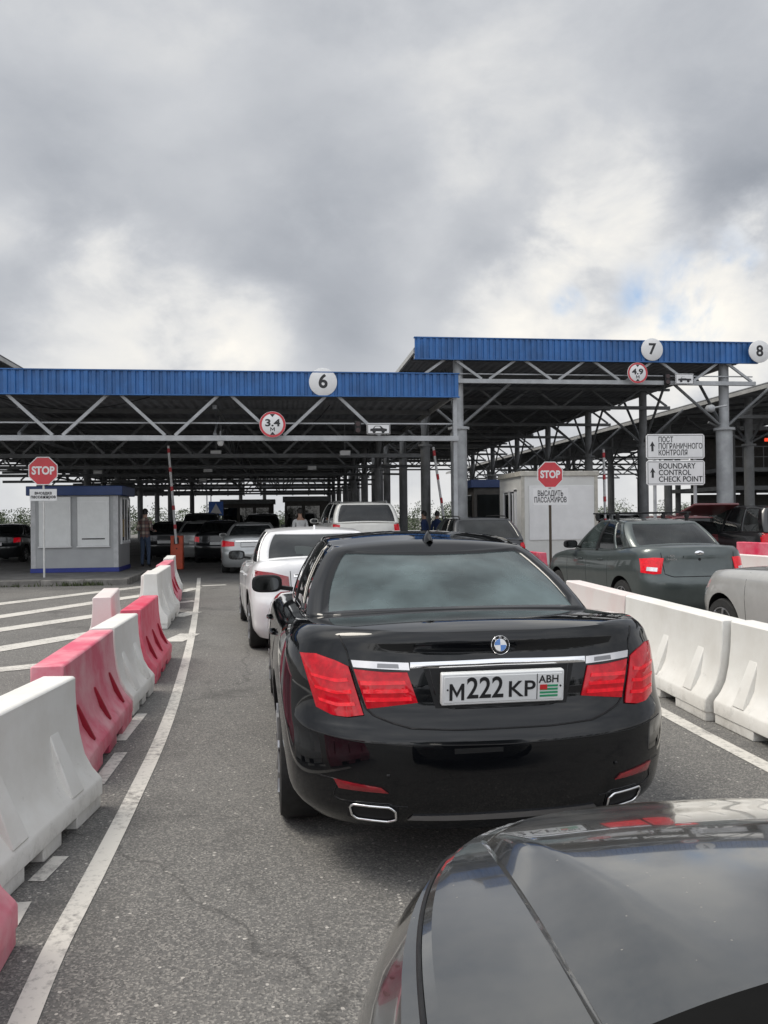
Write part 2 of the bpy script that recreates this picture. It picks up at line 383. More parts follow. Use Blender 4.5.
def sinterp(tab, x):       # smooth (Catmull-Rom like, monotone enough) interpolation
    if x <= tab[0][0]: return tab[0][1]
    if x >= tab[-1][0]: return tab[-1][1]
    for i in range(len(tab)-1):
        if x <= tab[i+1][0]:
            x0, y0 = tab[i]; x1, y1 = tab[i+1]
            m0 = (y1-tab[i-1][1])/(x1-tab[i-1][0]) if i else (y1-y0)/(x1-x0)
            m1 = (tab[i+2][1]-y0)/(tab[i+2][0]-x0) if i+2 < len(tab) else (y1-y0)/(x1-x0)
            h = x1-x0; t = (x-x0)/h
            return (2*t**3-3*t*t+1)*y0+(t**3-2*t*t+t)*h*m0+(-2*t**3+3*t*t)*y1+(t**3-t*t)*h*m1

# ------------------------------------------------------------------ cars
class Car: pass
def make_car(name, label, loc, rz, S, paint, group=None, glassm='glass'):
    """local axes: rear bumper at y=0, nose at y=L, x to the right, z up"""
    root = thing(name, label, 'car', loc, rz, group)
    L, Wd, zb = S['L'], S['W'], S['zb']; NR = S.get('rows', 24); nA = S.get('nA', 16); nS = S.get('nS', 26); mS = S.get('mS', 14)
    Rr, pr, Rf, pf = S['Rr'], S['pr'], S['Rf'], S['pf']
    belt = lambda y: sinterp(S['belt'], y)
    extra = S.get('extra', lambda x, y: 0.0); crown = S.get('crown', .05)
    def ring(fr):
        zr = zb+fr*(belt(0)-zb); zf = zb+fr*(belt(L)-zb)
        yr = sinterp(S['rear'], zr); yf = L-sinterp(S['front'], zf); w0 = Wd*sinterp(S['wprof'], fr)
        half = []
        for i in range(nA+1):
            t = PI/2*i/nA; half.append((math.sin(t)**(2/pr), yr+Rr-Rr*math.cos(t)**(2/pr)))
        for i in range(1, nS): half.append((1.0, yr+Rr+(yf-Rf-yr-Rr)*i/nS))
        for i in range(nA+1):
            t = PI/2*(1-i/nA); half.append((math.sin(t)**(2/pf), yf-Rf+Rf*math.cos(t)**(2/pf)))
        return [Vector((x*w0*sinterp(S['taper'], y/L), y, zb+fr*(belt(y)-zb))) for x, y in half]
    rows = [ring(i/NR) for i in range(NR+1)]; N = len(rows[0])
    mb = MB()
    for r_ in rows:
        mb.v += r_; mb.v += [Vector((-p.x, p.y, p.z)) for p in r_]
    for k in range(NR):
        for i in range(N-1):
            a, b, c, d = k*2*N+i, k*2*N+i+1, (k+1)*2*N+i+1, (k+1)*2*N+i
            mb.f.append([a, b, c, d]); mb.m.append(0); mb.f.append([b+N, a+N, d+N, c+N]); mb.m.append(0)
    for lvl, sgn in ((rows[-1], 1), (rows[0], 0)):
        gr = []
        for p in lvl:
            gr.append([Vector((p.x*(1-2*j/mS), p.y, p.z+sgn*(crown*(p.x**2-(p.x*(1-2*j/mS))**2)/Wd**2+(extra(p.x*(1-2*j/mS), p.y) if 0 < j < mS else 0)))) for j in range(mS+1)])
        mb.grid(gr)
    me = bpy.data.meshes.new('body'); me.from_pydata([tuple(v) for v in mb.v], [], mb.f)
    bm = bmesh.new(); bm.from_mesh(me); bmesh.ops.remove_doubles(bm, verts=bm.verts, dist=.0006)
    bmesh.ops.dissolve_degenerate(bm, edges=bm.edges, dist=.0002)
    bmesh.ops.recalc_face_normals(bm, faces=bm.faces); bm.to_mesh(me)
    bvh = BVHTree.FromBMesh(bm); bm.free()
    me.materials.append(M[paint]); me.materials.append(M['trim'])
    body = bpy.data.objects.new('body', me); COL.objects.link(body)
    # wheel arches
    yrw, yfw, rad = S['wheels']; arch = rad+S.get('gap', .055)
    cut = MB()
    for y in (yrw, yfw):
        for s in (-1, 1): cut.tube((s*(Wd-.30), y, rad+.01), (s*(Wd+.2), y, rad+.01), arch, 40)
    co = cut.build('cut', [M['trim']])
    md = body.modifiers.new('arch', 'BOOLEAN'); md.object = co; md.operation = 'DIFFERENCE'; md.solver = 'EXACT'; md.material_mode = 'TRANSFER'
    dg = bpy.context.evaluated_depsgraph_get(); dg.update()
    nm = bpy.data.meshes.new_from_object(body.evaluated_get(dg)); nm.name = 'body'
    body.modifiers.clear(); body.data = nm; bpy.data.objects.remove(co)
    nm.shade_smooth(); nm.set_sharp_from_angle(angle=R(S.get('sharp', 38)))
    body.parent = root
    # wheels
    for y in (yrw, yfw):
        for s in (-1, 1):
            t = MB(); xo = s*(Wd-.02); xi = s*(Wd-.24); r2 = rad*.70
            prof = [(r2, xi), (rad*.93, xi), (rad, xi+s*.03), (rad, xo-s*.035), (rad*.95, xo-s*.005), (r2*1.03, xo+s*.0), (r2, xo-s*.01)]
            t.lathe([(r_, h) for r_, h in prof], 'X', (0, y, rad), 40); w = t.build('wheel', M['rubber'], root, 40)
            h = MB(); h.lathe([(r2, xo-s*.06), (r2, xo-s*.004), (r2*.93, xo-s*.004), (r2*.90, xo-s*.05), (.03, xo-s*.05)], 'X', (0, y, rad), 36)
            for k in range(S.get('spokes', 7)):
                an = 2*PI*k/S.get('spokes', 7); d = Vector((0, math.cos(an), math.sin(an)))
                h.bar(Vector((xo-s*.022, y, rad))+d*.03, Vector((xo-s*.016, y, rad))+d*r2*.94, .035, .05, 0, (1, 0, 0))
            h.tube((xo-s*.05, y, rad), (xo-s*.01, y, rad), .05, 16)
            h.build('rim', M['alloy'], w, 35)
    # ---- greenhouse: columns from a base outline to a roof outline; some cells are glass
    g = S['gh']; r0, r1, f0, f1, wb, wt = g['r0'], g['r1'], g['f0'], g['f1'], g['wb'], g['wt']
    roof = lambda y: sinterp(g['roof'], y)
    rearN, side, frontN = 8, g['side'], 8
    us = []
    for (a, b, kind) in side:
        n = max(1, int(round((b-a)*26)))
        us += [(a+(b-a)*i/n, kind) for i in range(n)]
    def outline(yr, yf, w, rb, fb, zf):
        pts = []
        for i in range(rearN+1):
            x = .86*w*i/rearN; pts.append((x, yr+rb*(x/w)**2))
        yc = yr+rb*.86**2
        for t in (.3, .6, .85): pts.append((w*(.86+.14*math.sin(t*PI/2)), yc+.10*(1-math.cos(t*PI/2))+rb*.2*t))
        ys, ye = yc+.12+rb*.2, yf-fb*.80-.10
        for u, k in us: pts.append((w*(1-.04*max(0, (u-.6)/.4)**2-.03*max(0, (.25-u)/.25)), ys+(ye-ys)*u))
        pts.append((w*.96, ye))
        for t in (.15, .4, .7): pts.append((w*.96*(1-.10*t)+0, ye+.10*t+fb*.05*t))
        y1 = yf-fb*.74
        for i in range(frontN+1):
            x = .86*w*.96*(1-i/frontN); pts.append((x, yf-fb*(x/(w*.96))**2))
        return [Vector((x, y, zf(x, y))) for x, y in pts]
    kinds = ['R']*rearN+['P']*4+[k for u, k in us]+['P']*4+['F']*frontN
    base = outline(r0, f0, wb, g.get('rb', .14), g.get('fb', .30), lambda x, y: belt(y)+crown*max(0, 1-(x/Wd)**2)*.8-.012)
    top = outline(r1, f1, wt, g.get('rb2', .10), g.get('fb2', .22), lambda x, y: roof(y))
    base[-1].x = top[-1].x = 0
    qs = [0, .07, .2, .35, .5, .65, .78, .88, .95, 1.0]; bulge = g.get('bulge', .035)
    NC = len(base)
    def pt(i, q):
        b, t = base[i], top[i]; p = b.lerp(t, q); 
        if q > .9: p = p.lerp(Vector((p.x*.97, p.y, p.z)), (q-.9)/.1)
        n = Vector((b.x/wb, 0, 0)); 
        if kinds[min(i, NC-2)] in 'R': n = Vector((b.x/wb*.5, -.8, .5))
        if kinds[min(i, NC-2)] in 'F': n = Vector((b.x/wb*.5, .8, .5))
        return p+n*bulge*math.sin(PI*min(1, q*1.0))
    frame = MB(); panes = {}
    P_ = [[pt(i, q) for q in qs] for i in range(NC)]
    for i in range(NC-1):
        for k in range(len(qs)-1):
            kd = kinds[i]; isg = kd not in 'PB' and 1 <= k < len(qs)-2
            quad = [P_[i][k], P_[i+1][k], P_[i+1][k+1], P_[i][k+1]]
            for s in (1, -1):
                q4 = [Vector((s*p.x, p.y, p.z)) for p in quad]
                if s < 0: q4 = q4[::-1]
                if isg:
                    key = (kd, 0 if kd in 'RF' else s); panes.setdefault(key, MB()).add(q4, [(0, 1, 2, 3)])
                else: frame.add(q4, [(0, 1, 2, 3)], 1 if kd == 'B' else 0)
    # roof cap
    mS2 = 12; rc = []
    for i in range(NC):
        p = P_[i][-1]
        rc.append([Vector((p.x*(1-2*j/mS2), p.y, p.z+g.get('crown', .035)*(p.x**2-(p.x*(1-2*j/mS2))**2)/wt**2)) for j in range(mS2+1)])
    frame.grid(rc)
    fo = frame.build('cabin', [M[paint], M['trim']], root, None, recalc=False)
    bm = bmesh.new(); bm.from_mesh(fo.data); bmesh.ops.remove_doubles(bm, verts=bm.verts, dist=.0005)
    bmesh.ops.dissolve_degenerate(bm, edges=bm.edges, dist=.0002); bmesh.ops.recalc_face_normals(bm, faces=bm.faces)
    # make sure the shell faces outward
    top_f = max(bm.faces, key=lambda f: f.calc_center_median().z)
    if top_f.normal.z < 0: bmesh.ops.reverse_faces(bm, faces=bm.faces)
    bm.to_mesh(fo.data); rbvh = BVHTree.FromBMesh(bm); bm.free()
    fo.data.shade_smooth(); fo.data.set_sharp_from_angle(angle=R(40))
    md = fo.modifiers.new('shell', 'SOLIDIFY'); md.thickness = .022; md.offset = -1
    nmz = {'R': 'rear_window', 'F': 'windscreen'}
    for (kd, s), pm in panes.items():
        gm = M[g.get('rear_glass', glassm)] if kd == 'R' else M['glass_clear'] if kd in 'Fd' else M[glassm]
        bm_o = pm.build(nmz.get(kd, 'side_window'), gm, root, None, recalc=False)
        bm = bmesh.new(); bm.from_mesh(bm_o.data); bmesh.ops.remove_doubles(bm, verts=bm.verts, dist=.0005)
        bmesh.ops.recalc_face_normals(bm, faces=bm.faces)
        for v in bm.verts:                      # sink the pane a little below the frame
            v.co -= Vector((math.copysign(.008, v.co.x) if kd not in 'RF' else 0, -.006 if kd == 'R' else .006 if kd == 'F' else 0, .004 if kd in 'RF' else 0))
        bm.to_mesh(bm_o.data); bm.free(); bm_o.data.shade_smooth()
    # interior: floor at belt height, seats
    il = MB(); yy0 = r0+.18; yy1 = f0-.22
    zs = [belt(yy0+(yy1-yy0)*i/10)+crown*.75+.012 for i in range(11)]
    il.grid([[Vector((x*wb*.86*(1-.15*(i/10)**2), yy0+(yy1-yy0)*i/10, zs[i]-(.02 if abs(x) > .9 else 0))) for x in (-1, -.5, 0, .5, 1)] for i in range(11)])
    il.build('cabin_floor', M['interior'], root, 40)
    zt = roof((r1+f1)/2); zbel = belt((r1+f1)/2)
    for (sx, sy) in g.get('seats', [(-.38, r1+.22), (.38, r1+.22), (-.38, r1+1.15), (.38, r1+1.15)]):
        sm = MB(); hh = zbel+(zt-zbel)*.30
        sm.box((sx-.23, sy, zbel-.02), (sx+.23, sy+.13, hh)); sm.box((sx-.12, sy+.01, hh+.025), (sx+.12, sy+.10, hh+.17))
        for q in (-.05, .05): sm.tube((sx+q, sy+.05, hh-.02), (sx+q, sy+.05, hh+.04), .008, 6)
        sm.build('seat', M['seat_cloth'], root, bevel=.035, segs=3)
    # mirrors
    for s in (-1, 1):
        y = f0-.62; x = s*(Wd*.955-S.get('mirror_in', .03)); z = belt(y)+.10
        m_ = MB(); rr = [(.0, 1.0), (.35, 1.0), (.75, .8), (1, .35)]
        rows_ = []
        for dy, sc in [(-.055, .86), (-.05, 1), (0, 1.0), (.06, .8), (.10, .35)]:
            rows_.append([Vector((x+s*.13+.115*sc*math.copysign(abs(math.cos(a))**.6, math.cos(a)), y+dy, z+.066*sc*math.copysign(abs(math.sin(a))**.6, math.sin(a)))) for a in [2*PI*k/24 for k in range(25)]])
        m_.grid(rows_); m_.add(rows_[0][:24], [list(range(24))]); m_.add(rows_[-1][:24], [list(range(24))])
        m_.bar((x-s*.07, y+.02, z-.05), (x+s*.06, y+.02, z-.03), .07, .03)
        mo = m_.build('wing_mirror', M[S.get('mirror', paint)], root, 45)
        gm = MB(); gm.add([p+Vector((0, -.0025, 0)) for p in [Vector((x+s*.13+(q.x-x-s*.13)*.9, q.y, z+(q.z-z)*.9)) for q in rows_[0][:24]]], [list(range(24))])
        gm.build('mirror_glass', M['mirror_glass'], mo)
    # door handles and door seams on both flanks
    C = Car(); C.root, C.body, C.bvh, C.rbvh, C.S, C.belt, C.roof, C.Wd, C.L = root, body, bvh, rbvh, S, belt, roof, Wd, L
    yB = f1-.75; yC = (yrw+.42)
    for s in (-1, 1):
        def side(y, z):
            h = bvh.ray_cast(Vector((s*4, y, z)), Vector((-s, 0, 0)))
            return h[0] if h[0] else Vector((s*Wd, y, z))
        dm = MB()
        for yd in (yfw-.48, (yfw-.48+yC)/2, yC):
            zt_ = belt(yd)-.015
            dm.path([side(yd+(.03 if yd == yC else 0)*(1-k/8), zb+.14+(zt_-zb-.14)*k/8)+Vector((-s*.002, 0, 0)) for k in range(9)], .0045, 5)
        dm.path([side(yC+(yfw-.48-yC)*k/12, zb+.13) for k in range(13)], .0045, 5)
        dm.build('door_seam', M['trim'], body)
        for yd in ((yfw-.48+yC)/2+.14, yC+.16):
            hm = MB(); z = belt(yd)-.13; p = side(yd, z)
            hm.path([side(yd+k*.045, z)+Vector((s*(.004 if k in (0, 4) else .022), 0, 0)) for k in range(5)], .011, 6)
            hm.build('door_handle', M[S.get('handle', paint)], root, 60)
    return C
def hit(C, x, z, ax='rear'):
    if ax == 'rear': o, d = Vector((x, -3, z)), Vector((0, 1, 0))
    elif ax == 'front': o, d = Vector((x, C.L+3, z)), Vector((0, -1, 0))
    elif ax == 'top': o, d = Vector((x, z, 4)), Vector((0, 0, -1))
    elif ax == 'left': o, d = Vector((-4, x, z)), Vector((1, 0, 0))
    elif ax == 'right': o, d = Vector((4, x, z)), Vector((-1, 0, 0))
    elif ax == 'cabin': 
        h = C.rbvh.ray_cast(Vector((x, z, 4)), Vector((0, 0, -1))); return h[0] if h[0] else Vector((x, z, 1.4))
    h = C.bvh.ray_cast(o, d)
    if h[0] is None:
        h = C.bvh.find_nearest(o+d*3.2)
    return h[0]
def resample(pl, n):
    pl = [Vector(p) for p in pl]; ds = [0]
    for a, b in zip(pl, pl[1:]): ds.append(ds[-1]+(b-a).length)
    out = []
    for i in range(n):
        t = ds[-1]*i/(n-1)
        for k in range(len(pl)-1):
            if t <= ds[k+1]+1e-9:
                q = (t-ds[k])/max(1e-9, ds[k+1]-ds[k]); out.append(pl[k].lerp(pl[k+1], q)); break
    return out
DIRS = {'rear': Vector((0, 1, 0)), 'front': Vector((0, -1, 0)), 'top': Vector((0, 0, -1)), 'left': Vector((1, 0, 0)), 'right': Vector((-1, 0, 0)), 'cabin': Vector((0, 0, -1))}
def patch(C, name, bot, top, m, ax='rear', off=.006, thick=.03, nu=14, nv=6, parent=None, mirror=False, pillow=0.0, label=None):
    """a panel with thickness lying on the body between two (u, z) polylines"""
    obs = []
    for s in ((1, -1) if mirror else (1,)):
        b = resample([(s*p[0], p[1]) for p in bot], nu); t = resample([(s*p[0], p[1]) for p in top], nu); d = DIRS[ax]
        rows = []
        for j in range(nv):
            v = j/(nv-1); row = []
            for i in range(nu):
                u = i/(nu-1); q = b[i].lerp(t[i], v)
                e = pillow*(1-(2*u-1)**6)*(1-(2*v-1)**4)
                row.append(hit(C, q.x, q.y, ax)-d*(off+e))
            rows.append(row)
        mb = MB(); mb.grid(rows)
        ringp = rows[0]+[r_[-1] for r_ in rows[1:]]+rows[-1][::-1][1:]+[r_[0] for r_ in rows[::-1][1:-1]]
        n = len(ringp); vs = ringp+[p+d*thick for p in ringp]
        mb.add(vs, [(i, (i+1) % n, n+(i+1) % n, n+i) for i in range(n)])
        o = mb.build(name, m, parent or C.root, None, recalc=False)
        bm = bmesh.new(); bm.from_mesh(o.data); bmesh.ops.remove_doubles(bm, verts=bm.verts, dist=.0002); bmesh.ops.recalc_face_normals(bm, faces=bm.faces)
        f0 = max(bm.faces, key=lambda f: -(f.calc_center_median().dot(d)))
        if f0.normal.dot(d) > 0: bmesh.ops.reverse_faces(bm, faces=bm.faces)
        bm.to_mesh(o.data); bm.free(); o.data.shade_smooth(); o.data.set_sharp_from_angle(angle=R(42))
        if label: o['label'] = label
        obs.append(o)
    return obs if mirror else obs[0]
def seam(C, name, pl, r=.004, ax='rear', m=None, n=40, parent=None, out=0.0, mirror=False):
    d = DIRS[ax]
    for s in ((1, -1) if mirror else (1,)):
        pts = [hit(C, q.x, q.y, ax)-d*out for q in resample([(s*p[0], p[1]) for p in pl], n)]
        MB().path(pts, r, 6).build(name, m or M['trim'], parent or C.body, 60)
def plate(C, z, w=.52, h=.112, txt=None, y=None, tilt=.0, ax='rear', frame='trim'):
    p = hit(C, 0, z, ax); s = 1 if ax == 'rear' else -1
    e = MB(); e.box((-w/2-.010, -.006, -h/2-.012), (w/2+.010, .03, h/2+.012)); mx = Matrix.Translation((0, p.y-.024*s, z)) @ Matrix.Rotation(tilt, 4, 'X') @ (Matrix.Rotation(PI, 4, 'Z') if s < 0 else Matrix.Identity(4))
    fo = e.xf(mx).build('plate_frame', M[frame], C.root, bevel=.006)
    pm = MB().box((-w/2, -.009, -h/2), (w/2, -.004, h/2)).xf(mx).build('number_plate', M['plate_white'], fo, bevel=.002)
    if txt: text(txt, h*1.0, 'plate_lettering', M['ink'], fo, mx @ at(0, -.0098, 0), width=w*.8, bold=.001)
    return fo, mx

def sedan(L, Wd, H, tail=1.06, hood=.86, zb=.2, **kw):
    k = L/4.8; h = H/1.46
    S = dict(L=L, W=Wd, zb=zb, Rr=.55, pr=3.0, Rf=.75, pf=2.6,
        belt=[(0, tail), (.35*k, tail+.015), (.9*k, tail-.02), (1.7*k, .985*h), (2.7*k, .965*h), (3.4*k, .95*h), (4.1*k, hood+.03), (4.55*k, hood-.05), (L, hood-.16)],
        rear=[(zb, .12), (.30, .05), (.42, .02), (.55, 0), (.64, .01), (.69, .04), (.78, .06), (.9, .075), (tail-.06, .085), (tail, .12)],
        front=[(zb, .15), (.32, .05), (.45, .0), (.55, .02), (.62, .06), (.7, .12)],
        wprof=[(0, .90), (.08, .955), (.2, .975), (.45, .992), (.62, 1.0), (.75, .992), (.86, .975), (.94, .945), (1, .885)],
        taper=[(0, .955), (.1, .975), (.25, 1.0), (.7, 1.0), (.9, .96), (1, .93)],
        wheels=(1.0*k, 3.80*k, .315),
        gh=dict(r0=.62*k, r1=1.32*k, f0=3.48*k, f1=2.66*k, wb=Wd*.845, wt=Wd*.635, roof=[(1.1*k, H-.10), (1.4*k, H-.055), (1.9*k, H-.025), (2.4*k, H-.03), (2.8*k, H-.09)],
            side=[(0, .10, 'P'), (.10, .20, 'q'), (.20, .235, 'P'), (.235, .52, 'c'), (.52, .57, 'B'), (.57, .93, 'd'), (.93, 1, 'P')]))
    g = kw.pop('gh', None); S.update(kw)
    if g: S['gh'].update(g)
    return S
def suv(L, Wd, H, belt=1.12, zb=.28, **kw):
    k = L/4.8
    S = dict(L=L, W=Wd, zb=zb, Rr=.40, pr=3.6, Rf=.6, pf=2.8,
        belt=[(0, belt), (.5*k, belt), (2*k, belt-.02), (3.4*k, belt-.04), (4.2*k, belt-.07), (4.6*k, belt-.14), (L, belt-.26)],
        rear=[(zb, .10), (.42, .03), (.55, 0), (.66, .01), (.72, .06), (.9, .065), (belt, .09)],
        front=[(zb, .16), (.4, .04), (.55, 0), (.7, .03), (.85, .08)],
        wprof=[(0, .90), (.1, .965), (.25, .985), (.6, 1.0), (.8, .985), (.93, .96), (1, .925)],
        taper=[(0, .965), (.1, .985), (.25, 1.0), (.75, 1.0), (.92, .96), (1, .93)],
        wheels=(.95*k, 3.75*k, .37),
        gh=dict(r0=.10*k, r1=.36*k, f0=3.5*k, f1=2.75*k, wb=Wd*.90, wt=Wd*.74, rb=.07, rb2=.06, roof=[(.2*k, H-.07), (.7*k, H-.03), (1.6*k, H), (2.3*k, H-.01), (2.9*k, H-.08)],
            side=[(0, .05, 'P'), (.05, .28, 'q'), (.28, .31, 'P'), (.31, .58, 'c'), (.58, .625, 'B'), (.625, .94, 'd'), (.94, 1, 'P')]))
    g = kw.pop('gh', None); S.update(kw)
    if g: S['gh'].update(g)
    return S

# ================================================================== THE BLACK SALOON IN FRONT
def build_main_car():
    S = sedan(5.07, .951, 1.479, tail=1.075, zb=.25, rows=32, nA=20, nS=34, mS=20, Rr=.62, pr=2.55,
        rear=[(.22, .11), (.29, .045), (.36, .02), (.48, .0), (.60, .0), (.665, .012), (.70, .045), (.76, .075), (.84, .085), (.94, .10), (1.0, .112), (1.045, .105), (1.075, .125)],
        belt=[(0, 1.075), (.3, 1.085), (.8, 1.065), (1.6, 1.02), (2.7, .985), (3.5, .965), (4.3, .90), (4.8, .82), (5.07, .70)],
        taper=[(0, .955), (.1, .965), (.3, .985), (.9, 1.0), (3.6, 1.0), (.9, .96), (1, .93)][:4]+[(.72, 1.0), (.9, .96), (1, .93)],
        wheels=(1.10, 4.17, .355), spokes=9, crown=.045, mirror='trim', mirror_in=.075,
        gh=dict(r0=.80, r1=1.46, f0=3.72, f1=2.85, wb=.785, wt=.60, rb=.17, rb2=.12, roof=[(1.4, 1.362), (1.7, 1.408), (2.2, 1.447), (2.7, 1.43), (3.0, 1.37)],
                rear_glass='bmw_glass', crown=.04))
    S['taper'] = [(0, .955), (.1, .972), (.22, 1.0), (.72, 1.0), (.9, .96), (1, .93)]
    p = atD(505.5, 3.48); hd = R(1.7)
    C = make_car('saloon_car', 'glossy black saloon car with plate M222KP, largest car in the middle of the lane', (p.x, p.y, 0), hd, S, 'black_paint')
    r = C.root
    # tail lamps: outer half on the wing, inner half on the boot lid, with glowing bars
    for s in (1, -1):
        sg = lambda pl: [(s*a, b) for a, b in pl]
        lo = patch(C, 'tail_light', sg([(.592, .738), (.66, .726), (.72, .728), (.785, .752)]), sg([(.648, .934), (.70, .956), (.78, .976), (.846, .968)]), M['lamp_red'], nu=22, nv=12, off=.010, pillow=.012)
        li = patch(C, 'tail_light', sg([(.365, .790), (.46, .778), (.576, .762)]), sg([(.405, .915), (.50, .915), (.626, .924)]), M['lamp_red'], nu=18, nv=8, off=.008, pillow=.006)
        for k in range(3):
            z = .80+k*.034
            patch(C, 'light_bar', sg([(.390+k*.012, z), (.580+k*.010, z-.008)]), sg([(.394+k*.012, z+.014), (.583+k*.010, z+.008)]), M['lamp_bar'], nu=14, nv=3, off=.0175, thick=.012, parent=li)
            zz = .775+k*.05; xa = .615+.275*(zz-.738); xb = .765+.30*(zz-.752)
            patch(C, 'light_bar', sg([(xa, zz), (.70, zz-.008), (xb, zz+.008)]), sg([(xa+.004, zz+.014), (.70, zz+.006), (xb+.004, zz+.020)]), M['lamp_bar'], nu=16, nv=3, off=.0245, thick=.014, parent=lo)
        patch(C, 'reversing_light', sg([(.395, .925), (.628, .933)]), sg([(.398, .956), (.636, .962)]), M['lamp_white'], nu=10, nv=3, off=.010)
        patch(C, 'reversing_lens', sg([(.44, .932), (.53, .934)]), sg([(.442, .950), (.528, .952)]), M['dull_chrome'], nu=8, nv=3, off=.012, thick=.006)
        patch(C, 'rear_reflector', sg([(.50, .425), (.70, .429)]), sg([(.53, .447), (.72, .467)]), M['lamp_deep'], nu=12, nv=4, off=.008, pillow=.003)
        # slanted tailpipe trim
        dz_ = .044
        op = [(.455, .262), (.49, .247), (.63, .250), (.655, .27), (.665, .312), (.65, .324), (.49, .322), (.462, .305)]
        pts = [hit(C, s*(.56+(x-.56)*.9), .288+(z-.288)*.92+dz_)-Vector((0, .012, 0)) for x, z in [tuple(q) for q in [v[:2] for v in resample([(a, b) for a, b in op]+[op[0]], 40)]][:-1]]
        mb = MB(); mb.path(pts, .0055, 8, close=True); ex = mb.build('exhaust_tip', M['chrome'], r, 60)
        c = sum(pts, Vector())/len(pts); mb = MB(); n = len(pts)
        inn = [p_+Vector((0, .10, 0)) for p_ in pts]; mb.add(pts+inn, [(i, (i+1) % n, n+(i+1) % n, n+i) for i in range(n)]+[list(range(n, 2*n))])
        mb.xf(Matrix.Translation((0, .002, 0))); mb.build('pipe_bore', M['trim'], ex)
        patch(C, 'tailpipe_recess', sg([(.455, .294), (.66, .296)]), sg([(.46, .366), (.662, .366)]), M['trim'], nu=10, nv=5, off=.003, thick=.01)
    patch(C, 'chrome_strip', [(-.392, .933), (0, .939), (.392, .933)], [(-.392, .958), (0, .966), (.392, .958)], M['chrome'], nu=30, nv=5, off=.012, pillow=.004)
    patch(C, 'diffuser_strip', [(-.42, .305), (0, .300), (.42, .305)], [(-.40, .327), (0, .328), (.40, .327)], M['dull_chrome'], nu=24, nv=4, off=.008)
    patch(C, 'plate_recess', [(-.29, .765), (.29, .765)], [(-.335, .928), (.335, .928)], M['trim'], nu=16, nv=6, off=.0025, thick=.004)
    # number plate with the region field and flag
    fo, mx = plate(C, .848, .520, .114, None, tilt=R(6), frame='plate_white')
    b = .0018
    mxp = lambda x, z: mx @ at(x, -.0098, z)
    MB().prism(letter_m(.064, .072, .013), -.0104, -.0088).xf(mx @ Matrix.Translation((-.205, 0, -.046))).build('plate_lettering', M['ink'], fo)
    text('222', .128, 'plate_lettering', M['ink'], fo, mxp(-.082, .0), width=.160, bold=b)
    text('KP', .098, 'plate_lettering', M['ink'], fo, mxp(.078, -.010), width=.118, bold=.001)
    text('ABH', .046, 'plate_lettering', M['ink'], fo, mxp(.200, .030), width=.088, bold=.0006)
    MB().box((.146, -.0104, -.056), (.149, -.009, .056)).xf(mx).build('plate_divider', M['ink'], fo)
    fl = MB()
    for k in range(4): fl.box((.160, -.0106-.0001*k, -.046+k*.0145), (.240, -.009, -.046+k*.0145+.0088))
    fl.xf(mx).build('plate_flag', M['flag_green'], fo)
    MB().box((.160, -.0115, -.014), (.192, -.009, .0075)).xf(mx).build('flag_canton', M['flag_red'], fo)
    for x in (-.245, .252): MB().lathe([(.004, -.011), (.0045, -.009)], 'Y', (x, 0, 0), 10).xf(mx).build('plate_screw', M['ink'], fo)
    # roundel
    p = hit(C, 0, 1.022); mxr = Matrix.Translation((0, p.y-.006, 1.022)) @ Matrix.Rotation(R(-8), 4, 'X')
    e = MB().lathe([(.041, .02), (.041, -.002), (.039, -.005), (.002, -.0055)], 'Y', n=40).xf(mxr).build('roundel', M['trim'], r, 40)
    rg = MB()
    for rad in (.040, .0265): rg.path([Vector((rad*math.cos(a), -.0055, rad*math.sin(a))) for a in [2*PI*k/40 for k in range(40)]], .0013, 6, close=True)
    rg.xf(mxr).build('roundel_ring', M['chrome'], e, 60)
    for q in range(4):
        a = [q*PI/2+PI/2*k/10 for k in range(11)]
        MB().prism([(0, 0)]+[(.0258*math.cos(t), .0258*math.sin(t)) for t in a], -.0072, -.004).xf(mxr).build('roundel_quarter', M['emblem_blue' if q in (1, 3) else 'emblem_white'], e)
    for ch, a in (('B', 130), ('M', 90), ('W', 50)):
        text(ch, .014, 'roundel_letter', M['emblem_white'], e, mxr @ Matrix.Translation((.033*math.cos(R(a)), -.0062, .033*math.sin(R(a)))) @ Matrix.Rotation(R(90-a), 4, 'Y') @ FACE)
    # shut lines
    seam(C, 'boot_seam', [(-.40, .690), (-.48, .71), (-.548, .735), (-.583, .765), (-.611, .85), (-.637, .93), (-.652, 1.0), (-.68, 1.06)], .0045, mirror=True)
    seam(C, 'boot_seam', [(-.40, .690), (-.2, .682), (.2, .682), (.40, .690)], .0045)
    seam(C, 'bumper_crease', [(-.80, .655), (-.6, .632), (0, .622), (.6, .632), (.80, .655)], .0028, m=M['trim'])
    seam(C, 'bumper_crease', [(-.78, .47), (-.7, .465), (-.72, .39), (-.69, .375), (-.42, .365)], .003, mirror=True)
    seam(C, 'plate_surround', [(-.31, .93), (-.29, .82), (-.265, .775), (-.22, .762), (.22, .762), (.265, .775), (.29, .82), (.31, .93)], .003, m=M['black_paint'])
    for x in (-.05, .05): seam(C, 'parking_sensor', [(x*10-.006, .50), (x*10+.006, .50)], .008, n=3, m=M['trim'])
    # aerial fin on the roof
    z = C.roof(1.62)+.028; fb = MB()
    rows = []
    for (y, w, hgt) in [(1.545, .004, .0), (1.575, .024, .042), (1.62, .032, .060), (1.68, .026, .035), (1.74, .006, .004)]:
        rows.append([Vector((w*x_, y, z+.01+hgt*h_)) for x_, h_ in ((-1.25, -.5), (-1, 0), (-.55, .6), (0, 1), (.55, .6), (1, 0), (1.25, -.5))])
    fb.grid(rows); fb.build('aerial_fin', M['black_paint'], r, 50)
    # window trim
    return C
